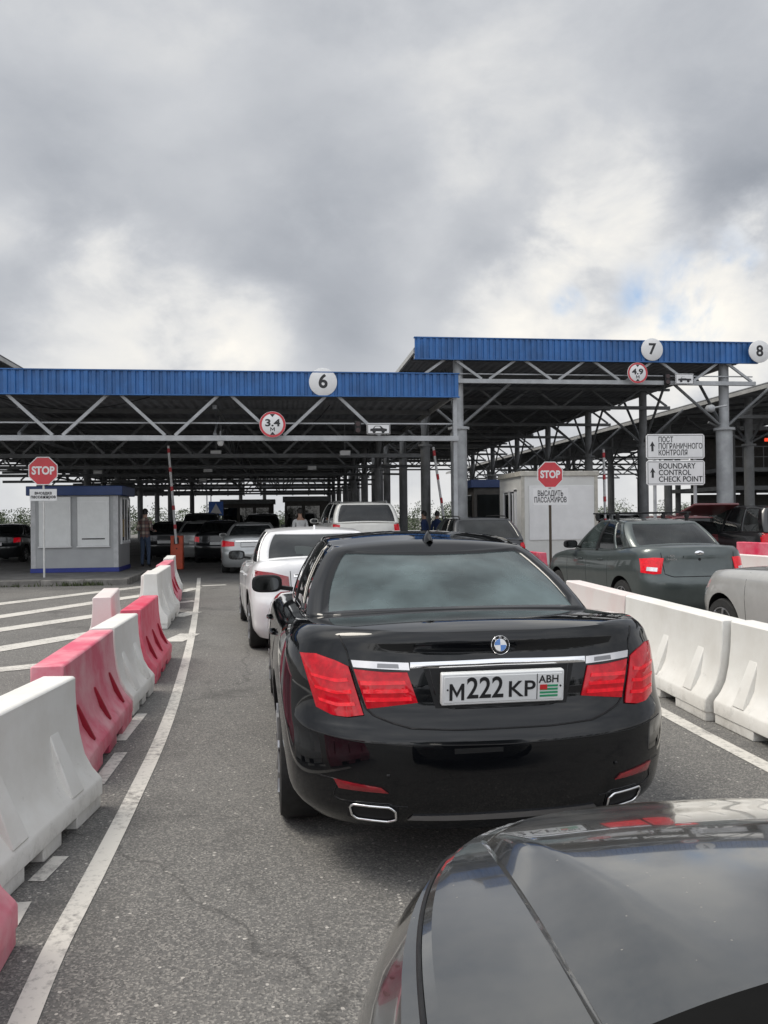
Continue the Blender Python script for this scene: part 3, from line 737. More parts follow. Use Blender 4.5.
M['bmw_glass'] = glass('teal_glass', (.34, .42, .42), .36, (.20, .27, .28))
main_car = build_main_car()

# ================================================================== the car the picture is taken from
def build_own_car():
    cx = .90
    S = sedan(4.70, .93, 1.50, tail=1.02, zb=.2, rows=26, nA=30, nS=64, mS=72, Rf=.95, pf=2.35, crown=.07, sharp=30,
        belt=[(0, 1.0), (.4, 1.02), (1.0, 1.0), (2.0, .985), (2.9, .985), (3.3, .98), (3.8, .965), (4.2, .935), (4.5, .895), (4.70, .86)],
        front=[(.2, .15), (.32, .05), (.45, .0), (.55, .02), (.66, .06), (.75, .13)],
        wprof=[(0, .90), (.08, .955), (.2, .975), (.45, .992), (.62, 1.0), (.78, .992), (.88, .97), (.95, .94), (1, .90)],
        wheels=(.95, 3.78, .32),
        gh=dict(r0=.55, r1=1.3, f0=3.44, f1=2.55, wb=.80, wt=.60, fb=.42))
    hd = -YAW-R(2.0)*-1
    hd = -YAW+R(1.0)
    nose = CP+Vector((math.cos(YAW), -math.sin(YAW), 0))*.825+cf*2.13
    d = Vector((-math.sin(hd), math.cos(hd), 0)); loc = nose-d*4.70
    C = make_car('grey_car', 'glossy dark grey car whose bonnet fills the lower right corner', (loc.x, loc.y, 0), hd, S, 'hood_paint')
    # bonnet: a pressed panel with a raised centre between two creases
    xo = lambda y: .632-.03*(4.05-y)/.55
    xi = lambda y: .575-.165*(4.10-y)/.55
    def edge(y):       # half width of the panel at y
        t = max(0, min(1, (y-3.55)/1.045)); return .800*(1-t**2.5)**(1/2.5)
    fr = [0, .1, .2, .3, .4, .5, .6, .7, .8, .88, .95, 1.0]
    ysn = [2.9+(4.545-2.9)*(1-(1-i/69)**1.6) for i in range(70)]
    rows = []
    for y in ysn:
        e = edge(y); fade = max(0, min(1, (4.40-y)/.42)); fade = fade*fade*(3-2*fade)
        a_o = min(xo(y), e*.93); a_i = min(xi(y), a_o-.03); g0 = a_o+.012
        half = [a_i*k/16 for k in range(17)]+[a_i+(a_o-a_i)*k/12 for k in range(1, 13)]+[a_o+.006, g0]+[g0+(e-g0)*k/12 for k in range(1, 13)]
        def zz(a):
            up = .026*fade
            if a <= a_i: v = up+.004*(1-(a/a_i)**2)
            elif a <= a_o:
                t = (a-a_i)/(a_o-a_i); t = t*t*(1.6-.6*t); v = up-(up+.006*fade)*t
            elif a <= g0: v = -.006*fade+(.006*fade)*(a-a_o)/.012
            else: v = 0
            return v+.006-.004*max(0, 1-(e-a)/.012)
        row = []
        for x in [-h for h in half[::-1]]+half[1:]: row.append(hit(C, x, y, 'top')+Vector((0, 0, zz(abs(x)))))
        rows.append(row)
    bn = MB(); bn.grid(rows)
    rim = rows[0][::-1]+[r_[0] for r_ in rows[1:]]+rows[-1][1:]+[r_[-1] for r_ in rows[::-1][1:-1]]; n = len(rim)
    bn.add(rim+[p-Vector((0, 0, .03)) for p in rim], [(i, (i+1) % n, n+(i+1) % n, n+i) for i in range(n)])
    bo = bn.build('bonnet', M['hood_paint'], C.root, None, recalc=False)
    bm = bmesh.new(); bm.from_mesh(bo.data); bmesh.ops.remove_doubles(bm, verts=bm.verts, dist=.0003); bmesh.ops.dissolve_degenerate(bm, edges=bm.edges, dist=.0003); bmesh.ops.recalc_face_normals(bm, faces=bm.faces)
    if max(bm.faces, key=lambda f: f.calc_area()).normal.z < 0: bmesh.ops.reverse_faces(bm, faces=bm.faces)
    bm.to_mesh(bo.data); bm.free(); bo.data.shade_smooth(); bo.data.set_sharp_from_angle(angle=R(7.5))
    ed_ = [(edge(y)+.004, y) for y in ysn]
    seam(C, 'bonnet_seam', ed_+[(0, 4.552)], .0045, 'top', n=120, mirror=True, parent=bo)
    # black scuttle at the foot of the windscreen, wipers, washer jets
    fb = lambda x: 3.465-.36*x**2
    n = 24; xs = [-.76+1.52*i/n for i in range(n+1)]
    patch(C, 'scuttle_panel', [(x, fb(x)-.14) for x in xs], [(x, fb(x)+.11) for x in xs], M['scuttle'], 'top', .035, .05, nu=40, nv=6)
    for x0, x1 in ((-.62, .02), (-.02, .62)):
        w = MB(); a = hit(C, x0, fb(x0)+.05, 'top')+Vector((0, 0, .035)); b = hit(C, x1, fb(x1)-.10, 'top')+Vector((0, 0, .075))
        w.bar(a, b, .014, .02); w.tube(a-Vector((0, 0, .03)), a+Vector((0, 0, .012)), .016, 10); w.build('wiper', M['rubber'], C.root, bevel=.004)
    for x in (-.33, .33):
        h = hit(C, x, 3.55, 'top'); MB().box((x-.012, 3.53, h.z-.01), (x+.012, 3.56, h.z+.008)).build('washer_jet', M['trim'], C.root, bevel=.003)
    patch(C, 'headlight', [(.52, .60), (.70, .60), (.85, .64)], [(.50, .70), (.70, .73), (.86, .76)], M['headlight'], 'front', .006, nu=14, nv=7, mirror=True)
    patch(C, 'radiator_grille', [(-.38, .50), (.38, .50)], [(-.42, .66), (.42, .66)], M['trim'], 'front', .006, nu=14, nv=6)
    patch(C, 'tail_light', [(.55, .74), (.86, .76)], [(.55, .90), (.86, .92)], M['lamp_red'], nu=14, nv=6, off=.008, mirror=True)
    plate(C, .42, ax='front')
    return C
own_car = build_own_car()

# ================================================================== other cars
def place(C_name, label, px, D, S, paint, hd=0, group=None, **kw):
    p = atD(px, D); return make_car(C_name, label, (p.x, p.y, 0), R(hd), S, paint, group, **kw)
QG = 'cars queuing ahead under the canopy'
# white saloon ahead of the black one
w = make_car('saloon_car', 'white saloon car just ahead of the black saloon with plate M222KP', (.55, 9.35, 0), R(5), sedan(4.83, .905, 1.45, tail=1.07, wheels=(1.03, 3.82, .33), mirror='trim', gh=dict(wt=.61)), 'white_paint')
patch(w, 'tail_light', [(.47, .80), (.65, .77), (.86, .83)], [(.48, .92), (.66, .965), (.865, .985)], M['lamp_deep'], nu=16, nv=7, off=.009, mirror=True, pillow=.006)
patch(w, 'light_bar', [(.56, .83), (.80, .85)], [(.56, .87), (.81, .90)], M['lamp_red'], nu=10, nv=3, off=.018, thick=.02, mirror=True)
patch(w, 'boot_trim', [(-.42, .915), (.42, .915)], [(-.42, .945), (.42, .945)], M['chrome'], nu=20, nv=3, off=.01)
plate(w, .80); seam(w, 'boot_seam', [(-.46, .98), (-.45, .75), (-.35, .69), (.35, .69), (.45, .75), (.46, .98)])
fz = w.roof(1.55)+.03
MB().prism([(1.52, fz-.01), (1.56, fz+.05), (1.68, fz-.005)], -.012, .012, 'YZ').build('aerial_fin', M['white_paint'], w.root, bevel=.004)
# silver saloon further up
c = atD(250, 23.4)
s_ = make_car('saloon_car', 'silver saloon car ahead of the white saloon in the left lane', (c.x, c.y, 0), R(0), sedan(4.6, .88, 1.46, tail=1.06), 'silver_paint', QG)
patch(s_, 'tail_light', [(.45, .80), (.85, .78)], [(.45, .92), (.86, .965)], M['lamp_red'], nu=14, nv=6, off=.01, mirror=True, pillow=.006)
plate(s_, .84, frame='trim'); patch(s_, 'boot_trim', [(-.42, .93), (.42, .93)], [(-.42, .955), (.42, .955)], M['chrome'], nu=16, nv=3, off=.01)
# pale four by four under the canopy
c = atD(368, 21.0)
v_ = make_car('four_by_four', 'pearl white four by four with red upright tail lights and roof rails', (c.x, c.y, 0), R(5), suv(4.78, .96, 1.98, belt=1.42), 'pearl_paint', glassm='glass_dark')
patch(v_, 'tail_light', [(.74, 1.08), (.90, 1.08)], [(.70, 1.39), (.86, 1.41)], M['lamp_red'], nu=8, nv=10, off=.012, mirror=True)
for C_, s in ((v_, 1), (v_, -1)):
    zr = C_.roof(1.0)+.03
    MB().path([(s*.60, .5, zr-.07), (s*.60, .56, zr), (s*.61, 1.6, zr+.02), (s*.60, 2.5, zr), (s*.60, 2.6, zr-.07)], .018, 6).build('roof_rail', M['silver_paint'], v_.root, 60)
patch(v_, 'tailgate_trim', [(-.45, .93), (.45, .93)], [(-.45, .97), (.45, .97)], M['chrome'], nu=12, nv=3, off=.012); plate(v_, .80)
# dark estate in the next lane, seen past the black roof
c = atD(492, 18.6)
d_ = make_car('estate_car', 'dark estate car with roof rails half hidden behind the black saloon roof', (c.x, c.y, 0), R(1), suv(4.6, .90, 1.53, belt=1.02, zb=.22, gh=dict(r0=.1, r1=.75)), 'dark_paint', glassm='glass_dark')
for s in (1, -1):
    zr = d_.roof(1.2)+.05
    MB().path([(s*.56, .8, zr-.06), (s*.56, .9, zr), (s*.57, 1.6, zr+.015), (s*.56, 2.6, zr), (s*.56, 2.7, zr-.06)], .015, 6).build('roof_rail', M['trim'], d_.root, 60)
patch(d_, 'tail_light', [(.68, .76), (.86, .78)], [(.70, .96), (.84, .98)], M['lamp_red'], nu=8, nv=6, off=.01, mirror=True)
# grey-green saloon with roof bars, in the right-hand lane
LSP = sedan(4.26, .85, 1.50, tail=1.09, wheels=(.86, 3.34, .30), zb=.2, Rr=.45, pr=3.2, gh=dict(r0=.50, r1=1.02, f0=3.18, f1=2.35, wb=.735, wt=.60, roof=[(.9, 1.43), (1.2, 1.465), (1.7, 1.49), (2.1, 1.48), (2.5, 1.42)], rear_glass='glass'), mirror='trim')
c = atD(702, 11.75)
l_ = make_car('saloon_car', 'dark grey-green saloon car with black roof bars beyond the white barriers', (c.x, c.y, 0), R(3.2), LSP, 'graphite_paint', glassm='glass_dark')
patch(l_, 'tail_light', [(.585, .735), (.68, .725), (.80, .745)], [(.535, .955), (.66, .962), (.795, .945)], M['lamp_bar'], nu=16, nv=8, off=.010, mirror=True, pillow=.012)
patch(l_, 'indicator_lens', [(.64, .765), (.76, .775)], [(.63, .82), (.75, .83)], M['lamp_white'], nu=12, nv=5, off=.026, thick=.02, mirror=True)
seam(l_, 'boot_seam', [(-.565, 1.03), (-.56, .95), (-.53, .73), (-.42, .69), (.42, .69), (.53, .73), (.56, .95), (.565, 1.03)], .006)
patch(l_, 'boot_grip', [(-.25, .955), (.25, .955)], [(-.25, .985), (.25, .985)], M['graphite_paint'], nu=14, nv=4, off=.016)
p = hit(l_, 0, .985)
p = hit(l_, 0, 1.035)
e = MB().lathe([(.002, -.012), (.03, -.011), (.036, -.004), (.036, .02)], 'Y', n=28).xf(Matrix.Translation((0, p.y-.004, 1.02)) @ Matrix.Diagonal((2.0, 1, 1, 1))).build('oval_badge', M['chrome'], l_.root, 50)
MB().path([Vector((-.04, p.y-.0185, 1.013)), Vector((-.012, p.y-.0185, 1.016)), Vector((0, p.y-.0185, 1.032)), Vector((.02, p.y-.0185, 1.024)), Vector((.04, p.y-.0185, 1.018))], .005, 6).build('badge_emblem', M['trim'], e)
MB().lathe([(.022, -.012), (.022, .02)], 'Y', (0, p.y, .93), 16).build('boot_lock', M['trim'], l_.root)
for k, t_ in enumerate(('LADA', 'GRANTA')):
    pz = hit(l_, -.44, .985-.05*k); text(t_, .04, 'boot_badge', M['chrome'], l_.root, at(-.43, pz.y-.012, .985-.05*k))

for y in (1.42, 2.16):
    zr = l_.roof(y)+.125; b = MB(); b.bar((-.66, y, zr), (.66, y, zr), .035, .026)
    for s in (-1, 1): b.bar((s*.60, y, zr), (s*.585, y, zr-.12), .06, .035); b.bar((s*.56, y, zr-.055), (s*.62, y, zr-.055), .05, .05)
    b.build('roof_bar', M['trim'], l_.root, bevel=.006)
# beige-silver car entering at the right edge (nose seen over the barriers)
BS = sedan(4.5, .88, 1.48, tail=1.05, hood=.90, wheels=(.95, 3.60, .315), Rf=.85, pf=2.5, gh=dict(f0=3.0, f1=2.3))
c = atD(697, 10.2)
hd = R(2.0); dv = Vector((-math.sin(hd), math.cos(hd), 0)); rv = Vector((math.cos(hd), math.sin(hd), 0))
loc = Vector((c.x, c.y, 0))+rv*.62-dv*4.50
b_ = make_car('saloon_car', 'pale silver car whose front wing shows at the right edge behind the barriers', (loc.x, loc.y, 0), hd, BS, 'beige_paint')
patch(b_, 'headlight', [(.46, .60), (.62, .60), (.80, .63)], [(.48, .70), (.64, .715), (.82, .735)], M['headlight'], 'front', .008, nu=14, nv=7, mirror=True, pillow=.006)
patch(b_, 'radiator_grille', [(-.36, .56), (.36, .56)], [(-.38, .68), (.38, .68)], M['trim'], 'front', .006, nu=12, nv=5)
seam(b_, 'bonnet_seam', [(-.68, 2.9), (-.70, 3.5), (-.66, 3.9), (-.55, 4.15)], .005, 'top', mirror=True)
# dark off-roader at the right edge
c = atD(800, 20.0)
o_ = make_car('off_roader', 'black off-roader at the right edge beyond the grey-green saloon', (c.x, c.y, 0), R(6), suv(4.6, .92, 1.75, belt=1.10), 'dark_paint', glassm='glass')
patch(o_, 'tail_light', [(.74, .85), (.88, .85)], [(.74, 1.10), (.86, 1.10)], M['lamp_red'], nu=8, nv=6, off=.01, mirror=True)
# red hatchback with its tailgate up
c = atD(706, 21.5)
rh = make_car('hatchback', 'red hatchback with its tailgate raised beside the boundary control sign', (c.x, c.y, 0), R(4), suv(4.0, .86, 1.52, belt=.98, zb=.22, gh=dict(r0=.1, r1=.5)), 'red_paint', glassm='glass_dark')
tg = MB(); tg.bar((0, .42, 1.56), (0, -.50, 1.82), 1.25, .06); tg.build('tailgate', M['red_paint'], rh.root, bevel=.02)
for s in (-1, 1): MB().tube((s*.55, -.10, 1.67), (s*.60, .16, 1.2), .012, 6).build('gas_strut', M['trim'], rh.root)
patch(rh, 'tail_light', [(.70, .72), (.83, .74)], [(.70, .94), (.82, .94)], M['lamp_red'], nu=8, nv=6, off=.01, mirror=True)
c = atD(632, 33.0)
sh = make_car('hatchback', 'silver hatchback seen over the roof bars left of the boundary control sign', (c.x, c.y, 0), R(4), suv(4.0, .85, 1.62, belt=1.0, zb=.22, gh=dict(r0=.1, r1=.5)), 'silver_paint', glassm='glass_dark')
patch(sh, 'tail_light', [(.70, .72), (.83, .74)], [(.70, .94), (.82, .94)], M['lamp_red'], nu=8, nv=6, off=.01, mirror=True)
# cars deeper under the left canopy
far = []
for (nm, lab, px, D, S, pt) in [
    ('saloon_car', 'black saloon car waiting left of the orange barrier box', 164, 31.5, sedan(4.6, .88, 1.5), 'dark_paint'),
    ('saloon_car', 'silver grey saloon waiting just right of the orange barrier box', 196, 30.0, sedan(4.4, .87, 1.50), 'silver_paint'),
    ('saloon_car', 'black saloon car half hidden by the nearer silver saloon', 217, 29.2, sedan(4.6, .88, 1.52), 'dark_paint'),
    ('minivan', 'dark minivan roof showing behind the silver grey saloon by the orange box', 200, 38.0, suv(4.8, .94, 1.85), 'dark_paint'),
    ('four_by_four', 'dark four by four far under the canopy behind the silver saloon', 262, 40.0, suv(4.8, .94, 1.8), 'dark_paint'),
    ('saloon_car', 'black saloon car at the left edge beside the ticket booth', -6, 31.0, sedan(4.6, .88, 1.46), 'dark_paint')]:
    c = atD(px, D); k_ = make_car(nm, lab, (c.x, c.y, 0), R(0), S, pt, QG, glassm='glass_dark'); bz = k_.belt(0)
    patch(k_, 'tail_light', [(.64, bz-.30), (.83, bz-.28)], [(.64, bz-.12), (.83, bz-.10)], M['lamp_red'], nu=8, nv=5, off=.01, mirror=True); plate(k_, .72)
# ================================================================== ground
def sheet(name, pts, z, m, sub=0, kind='structure'):
    o = MB().add([(x, y, z) for x, y in pts], [list(range(len(pts)))]).build(name, m, None, recalc=False)
    if o.data.polygons[0].normal.z < 0: o.data.flip_normals()
    return struct(o, kind)
gb = MB(); ys = [-60, -20, 0, 20, 60, 90, 110, 150, 400, 3000]; zs = [0, 0, 0, 0, 0, 0, -1.5, -2.5, -3, -3]; xs = [-3000, -300, -60, -20, 0, 20, 60, 300, 3000]
gb.grid([[Vector((x, y, z)) for x in xs] for y, z in zip(ys, zs)])
g = gb.build('ground', M['asphalt'], None, recalc=False)
if g.data.polygons[0].normal.z < 0: g.data.flip_normals()
struct(g)
def marking(pts, w, z=.004, label=None):
    """painted strip along ground points"""
    pts = [Vector((p.x, p.y, 0)) for p in pts]; n = len(pts); L, Rr_ = [], []
    for i in range(n):
        d = (pts[min(i+1, n-1)]-pts[max(i-1, 0)]).normalized(); s = Vector((d.y, -d.x, 0))*w/2
        L.append(pts[i]-s); Rr_.append(pts[i]+s)
    mb = MB(); mb.grid([[Vector((a.x, a.y, z)), Vector((b.x, b.y, z))] for a, b in zip(L, Rr_)])
    o = mb.build('lane_marking', M['road_paint'], None, recalc=False)
    if o.data.polygons[0].normal.z < 0: o.data.flip_normals()
    return struct(o)
def dens(pts, k=4):
    out = []
    for i in range(len(pts)-1):
        for j in range(k):
            t = j/k; p0 = pts[max(i-1, 0)]; p1 = pts[i]; p2 = pts[i+1]; p3 = pts[min(i+2, len(pts)-1)]
            out.append(.5*((2*p1)+(p2-p0)*t+(2*p0-5*p1+4*p2-p3)*t*t+(3*p1-p0-3*p2+p3)*t**3))
    return out+[pts[-1]]
marking(dens([G(20, 1030), G(55, 950), G(96, 872), G(135, 794), G(163, 733), G(180, 683), G(192, 634), G(197, 600), G(199, 578)]), .092)
marking(dens([G(640, 700), G(690, 727), G(730, 748), G(790, 779)]), .12)
# broken line beside the barriers
for a, b, wd in (((8, 927), (22, 903), .075), ((36, 882), (61, 857), .075), ((97, 785), (121, 753), .085), ((120, 741), (142, 714), .085)):
    marking([G(*a), G(*b)], wd)
# hatched zone left of the barriers
for (a, b) in (((-40, 609), (150, 586)), ((-40, 623), (180, 590)), ((-40, 636), (150, 608)), ((-40, 656), (150, 624)), ((-40, 674), (60, 664)),
               ((172, 642), (190, 634)), ((176, 617), (195, 612)), ((176, 603), (196, 601)), ((180, 592), (197, 588)), ((202, 586), (226, 585))):
    marking([G(*a), G(*b)], (.38 if b[1] < 640 else .30) if a[0] < 0 else .28, .006)

# ------------------------------------------------------------------ kerbs and islands
def island(x0, x1, y0, y1, h=.15):
    k = MB(); w = .15
    n = max(1, int((x1-x0)/1.0))
    for i in range(n):
        a = x0+(x1-x0)*i/n; k.box((a+.006, y0, -.05), (x0+(x1-x0)*(i+1)/n-.006, y0+w, h+random.uniform(-.006, .006)))
    m = max(1, int((y1-y0)/1.2))
    for x in (x0, x1-w):
        for i in range(m):
            a = y0+w+(y1-y0-w)*i/m; k.box((x, a+.006, -.05), (x+w, y0+w+(y1-y0-w)*(i+1)/m-.006, h+random.uniform(-.006, .006)))
    struct(k.build('kerb', M['kerb'], None, bevel=.02))
    p = MB(); p.box((x0+w, y0+w, -.05), (x1-w, y1, h-.012)); struct(p.build('pavement', M['paving']))
kx = G(158, 578)
island(-16, -3.75, 20.75, 28.6)
island(6.2, 10.0, 21.6, 40)
# weeds along the kerb
wb = MB()
for i in range(420):
    x = random.choice([random.uniform(-11.5, -4), random.gauss(-7.3, .7), random.gauss(-4.8, .3), random.gauss(-8.9, .4)]); y = 20.75-abs(random.gauss(0, .06)); h = random.uniform(.03, .14)
    a = random.uniform(0, PI); d = Vector((math.cos(a), math.sin(a), 0))*.02; t = Vector((random.uniform(-.06, .06), random.uniform(-.05, .03), h))
    b = Vector((x, y, 0)); wb.add([b-d, b+d, b+t], [(0, 1, 2)])
struct(wb.build('weeds', M['weed'], None, recalc=False), 'stuff')

# ================================================================== plastic road barriers
def barrier(length, height, m, fins, hb=.24, ht=.095, fin_mat=None, nf=3):
    """one water-filled barrier along +y, base at z=0, centre of length at the origin"""
    H = height
    prof = [(hb-.008, .065), (hb, .075), (hb, .155), (hb-.01, .172), (hb-.055, .225), (hb-.095, .30), (ht+.022, .42), (ht+.006, .55), (ht, .66), (ht, H-.012), (ht-.01, H)]
    prof = [(x, z*H/.74 if z < .7 else z) for x, z in prof]
    full = prof+[(-x, z) for x, z in prof[::-1]]
    mb = MB(); hl = length/2
    n = len(full); ysl = [-hl, -hl+.03, -hl*.5, 0, hl*.5, hl-.03, hl]
    vs = []
    for y in ysl:
        sc = 1.0
        vs += [Vector((x*sc, y, z)) for x, z in full]
    fs = [list(range(n)), list(range((len(ysl)-1)*n, len(ysl)*n))[::-1]]
    for k in range(len(ysl)-1):
        for i in range(n): fs.append((k*n+i, k*n+(i+1) % n, (k+1)*n+(i+1) % n, (k+1)*n+i))
    mb.add(vs, fs)
    zf = prof[0][1]+.012
    for a, b in ((-hl+.008, -hl*.46), (-hl*.16, hl*.16), (hl*.46, hl-.008)):
        mb.box((-hb+.006, a, 0), (hb-.006, b, zf))
    fms = []
    for s in (-1, 1):
        for k in range(nf):
            fm = MB(); fms.append(fm); y = hl*2*((k+.5)/nf-.5)
            # straight gusset bridging the hollow of the flank, from the foot to half height
            w_, sh = (.065, 0.0) if fins == 'wedge' else (.013, .035)
            A = (hb-.006, .178*H/.74); B = (ht+.012, .50*H/.74)
            if fins != 'wedge': A = (hb-.022, .20*H/.74); B = (ht+.030, .45*H/.74)
            q = [Vector((s*A[0], y-w_*1.15+sh, A[1])), Vector((s*A[0], y+w_*1.15+sh, A[1])), Vector((s*B[0], y+w_*.8-sh, B[1])), Vector((s*B[0], y-w_*.8-sh, B[1]))]
            q2 = [v+Vector((-s*.07, 0, -.012)) for v in q]
            fm.add(q+q2, [(0, 1, 2, 3), (4, 7, 6, 5), (0, 4, 5, 1), (1, 5, 6, 2), (2, 6, 7, 3), (3, 7, 4, 0)])
    return mb, fms
def put_barrier(a, b, label, m, fins, group, height=.72, hb=.24, ht=.095, fin_mat=None, nf=3):
    """a, b: ground points of the two ends of its centre line"""
    a = Vector((a[0], a[1], 0)); b = Vector((b[0], b[1], 0)); d = b-a
    mb, fms = barrier(d.length, height, m, fins, hb, ht, nf=nf)
    o = mb.build('plastic_barrier', M[m], None, 35, bevel=.008, segs=2)
    mid = (a+b)/2; o.location = mid; o.rotation_euler = (0, 0, math.atan2(-d.x, d.y))
    tag(o, label, 'barrier', group)
    for fm in fms: fm.build('reinforcing_rib', M[fin_mat or m], o, bevel=.006)
    return o
def lface(p, q, hb=.24, side=-1):
    """ends of the centre line from ground pixels of the foot of the face on the lane side"""
    a = G(*p); b = G(*q); d = (b-a).normalized(); n = Vector((d.y, -d.x, 0))*side*hb
    return a+n, b+n
LG = 'row of plastic barriers left of the lane'
def LB(p, q, *a, **k): put_barrier(*lface(p, q), *a, **k)
g0 = G(15, 950); g1 = G(103, 806)
a, b = lface((15, 893), (103, 806)); d = (b-a).normalized()
put_barrier(b-d*1.30, b, 'largest white barrier at the left edge, nearest whole one', 'bar_white', 'wedge', LG, nf=2)
pb = G(18, 945); put_barrier(Vector((pb.x-.24+.05, pb.y-1.5, 0)), Vector((pb.x-.24, pb.y, 0)), 'pale pink barrier end cut off at the lower left edge', 'bar_pink', 'fin', LG, fin_mat='bar_fin')
a, b = lface((97, 775), (133, 720)); d = (b-a).normalized()
put_barrier(b-d*1.62, b, 'long faded pink barrier between two white ones on the left', 'bar_pink', 'fin', LG, fin_mat='bar_fin')
a, b = lface((133, 718), (154, 692)); d = (b-a).normalized()
put_barrier(b-d*.95, b+d*.05, 'white barrier between the faded pink and the bright red barrier', 'bar_white', 'wedge', LG, nf=2)
LB((157, 684), (172, 658), 'bright red barrier halfway along the left row', 'bar_red', 'fin', LG, fin_mat='bar_fin')
LB((168, 629), (180, 612), 'white barrier just beyond the bright red one', 'bar_white', 'wedge', LG, nf=2, height=.80)
LB((176, 609), (182, 599), 'small pink barrier near the far end of the left row', 'bar_pink', 'fin', LG, fin_mat='bar_fin', height=.78)
LB((181, 598), (183, 592), 'white barrier at the far end of the left row beside the orange box', 'bar_white', 'wedge', LG, nf=2, height=.80)
SG_ = 'stray barriers standing behind the left row'
q = atD(103, 8.9); put_barrier((q.x, q.y-.1), (q.x-.14, q.y+1.1), 'pinkish white barrier standing behind the white and bright red ones', 'bar_blush', 'wedge', SG_, nf=2, height=.76)
q = atD(147, 12.2); put_barrier((q.x, q.y), (q.x-.1, q.y+1.2), 'pale pink barrier standing behind the far end of the bright red one', 'bar_blush', 'fin', SG_, fin_mat='bar_pink', height=.76)
RG = 'row of white barriers right of the black saloon'
def RB(p, q, ln, *a, **k):
    x, y = lface(p, q, side=1); d = (y-x).normalized()
    put_barrier(x, x+d*ln, *a, height=.77, **k)
a, b = lface((705, 722), (620, 677), side=1); dr = (b-a).normalized()
put_barrier(a, a+dr*2.0, 'white barrier right of the black saloon tail, second from the right edge', 'bar_white', 'wedge', RG, height=.77, nf=3)
put_barrier(a+dr*2.03, a+dr*4.0, 'cream white barrier beside the rear window of the black saloon', 'bar_blush', 'wedge', RG, height=.77, nf=3)
put_barrier(a-dr*2.03+Vector((.10, 0, 0)), a-dr*.03+Vector((.05, 0, 0)), 'white barrier cut off by the right edge of the photo', 'bar_white', 'wedge', RG, height=.77, nf=3)
FG = 'barriers beyond the grey-green saloon'
q = atD(775, 15.0); put_barrier((q.x, q.y-1.0), (q.x-.2, q.y+1.0), 'whitish barrier right behind the tail of the grey-green saloon', 'bar_blush', 'wedge', FG, height=.80)
q = atD(772, 17.5); put_barrier((q.x, q.y-.9), (q.x-.2, q.y+.9), 'red barrier peeping over the whitish one at the right edge', 'bar_red', 'fin', FG, fin_mat='bar_fin', height=.95)
q = atD(536, 20.0); put_barrier((q.x, q.y-.5), (q.x-.1, q.y+.7), 'red barrier at the foot of the right STOP sign', 'bar_red', 'fin', FG, fin_mat='bar_fin', height=.70)

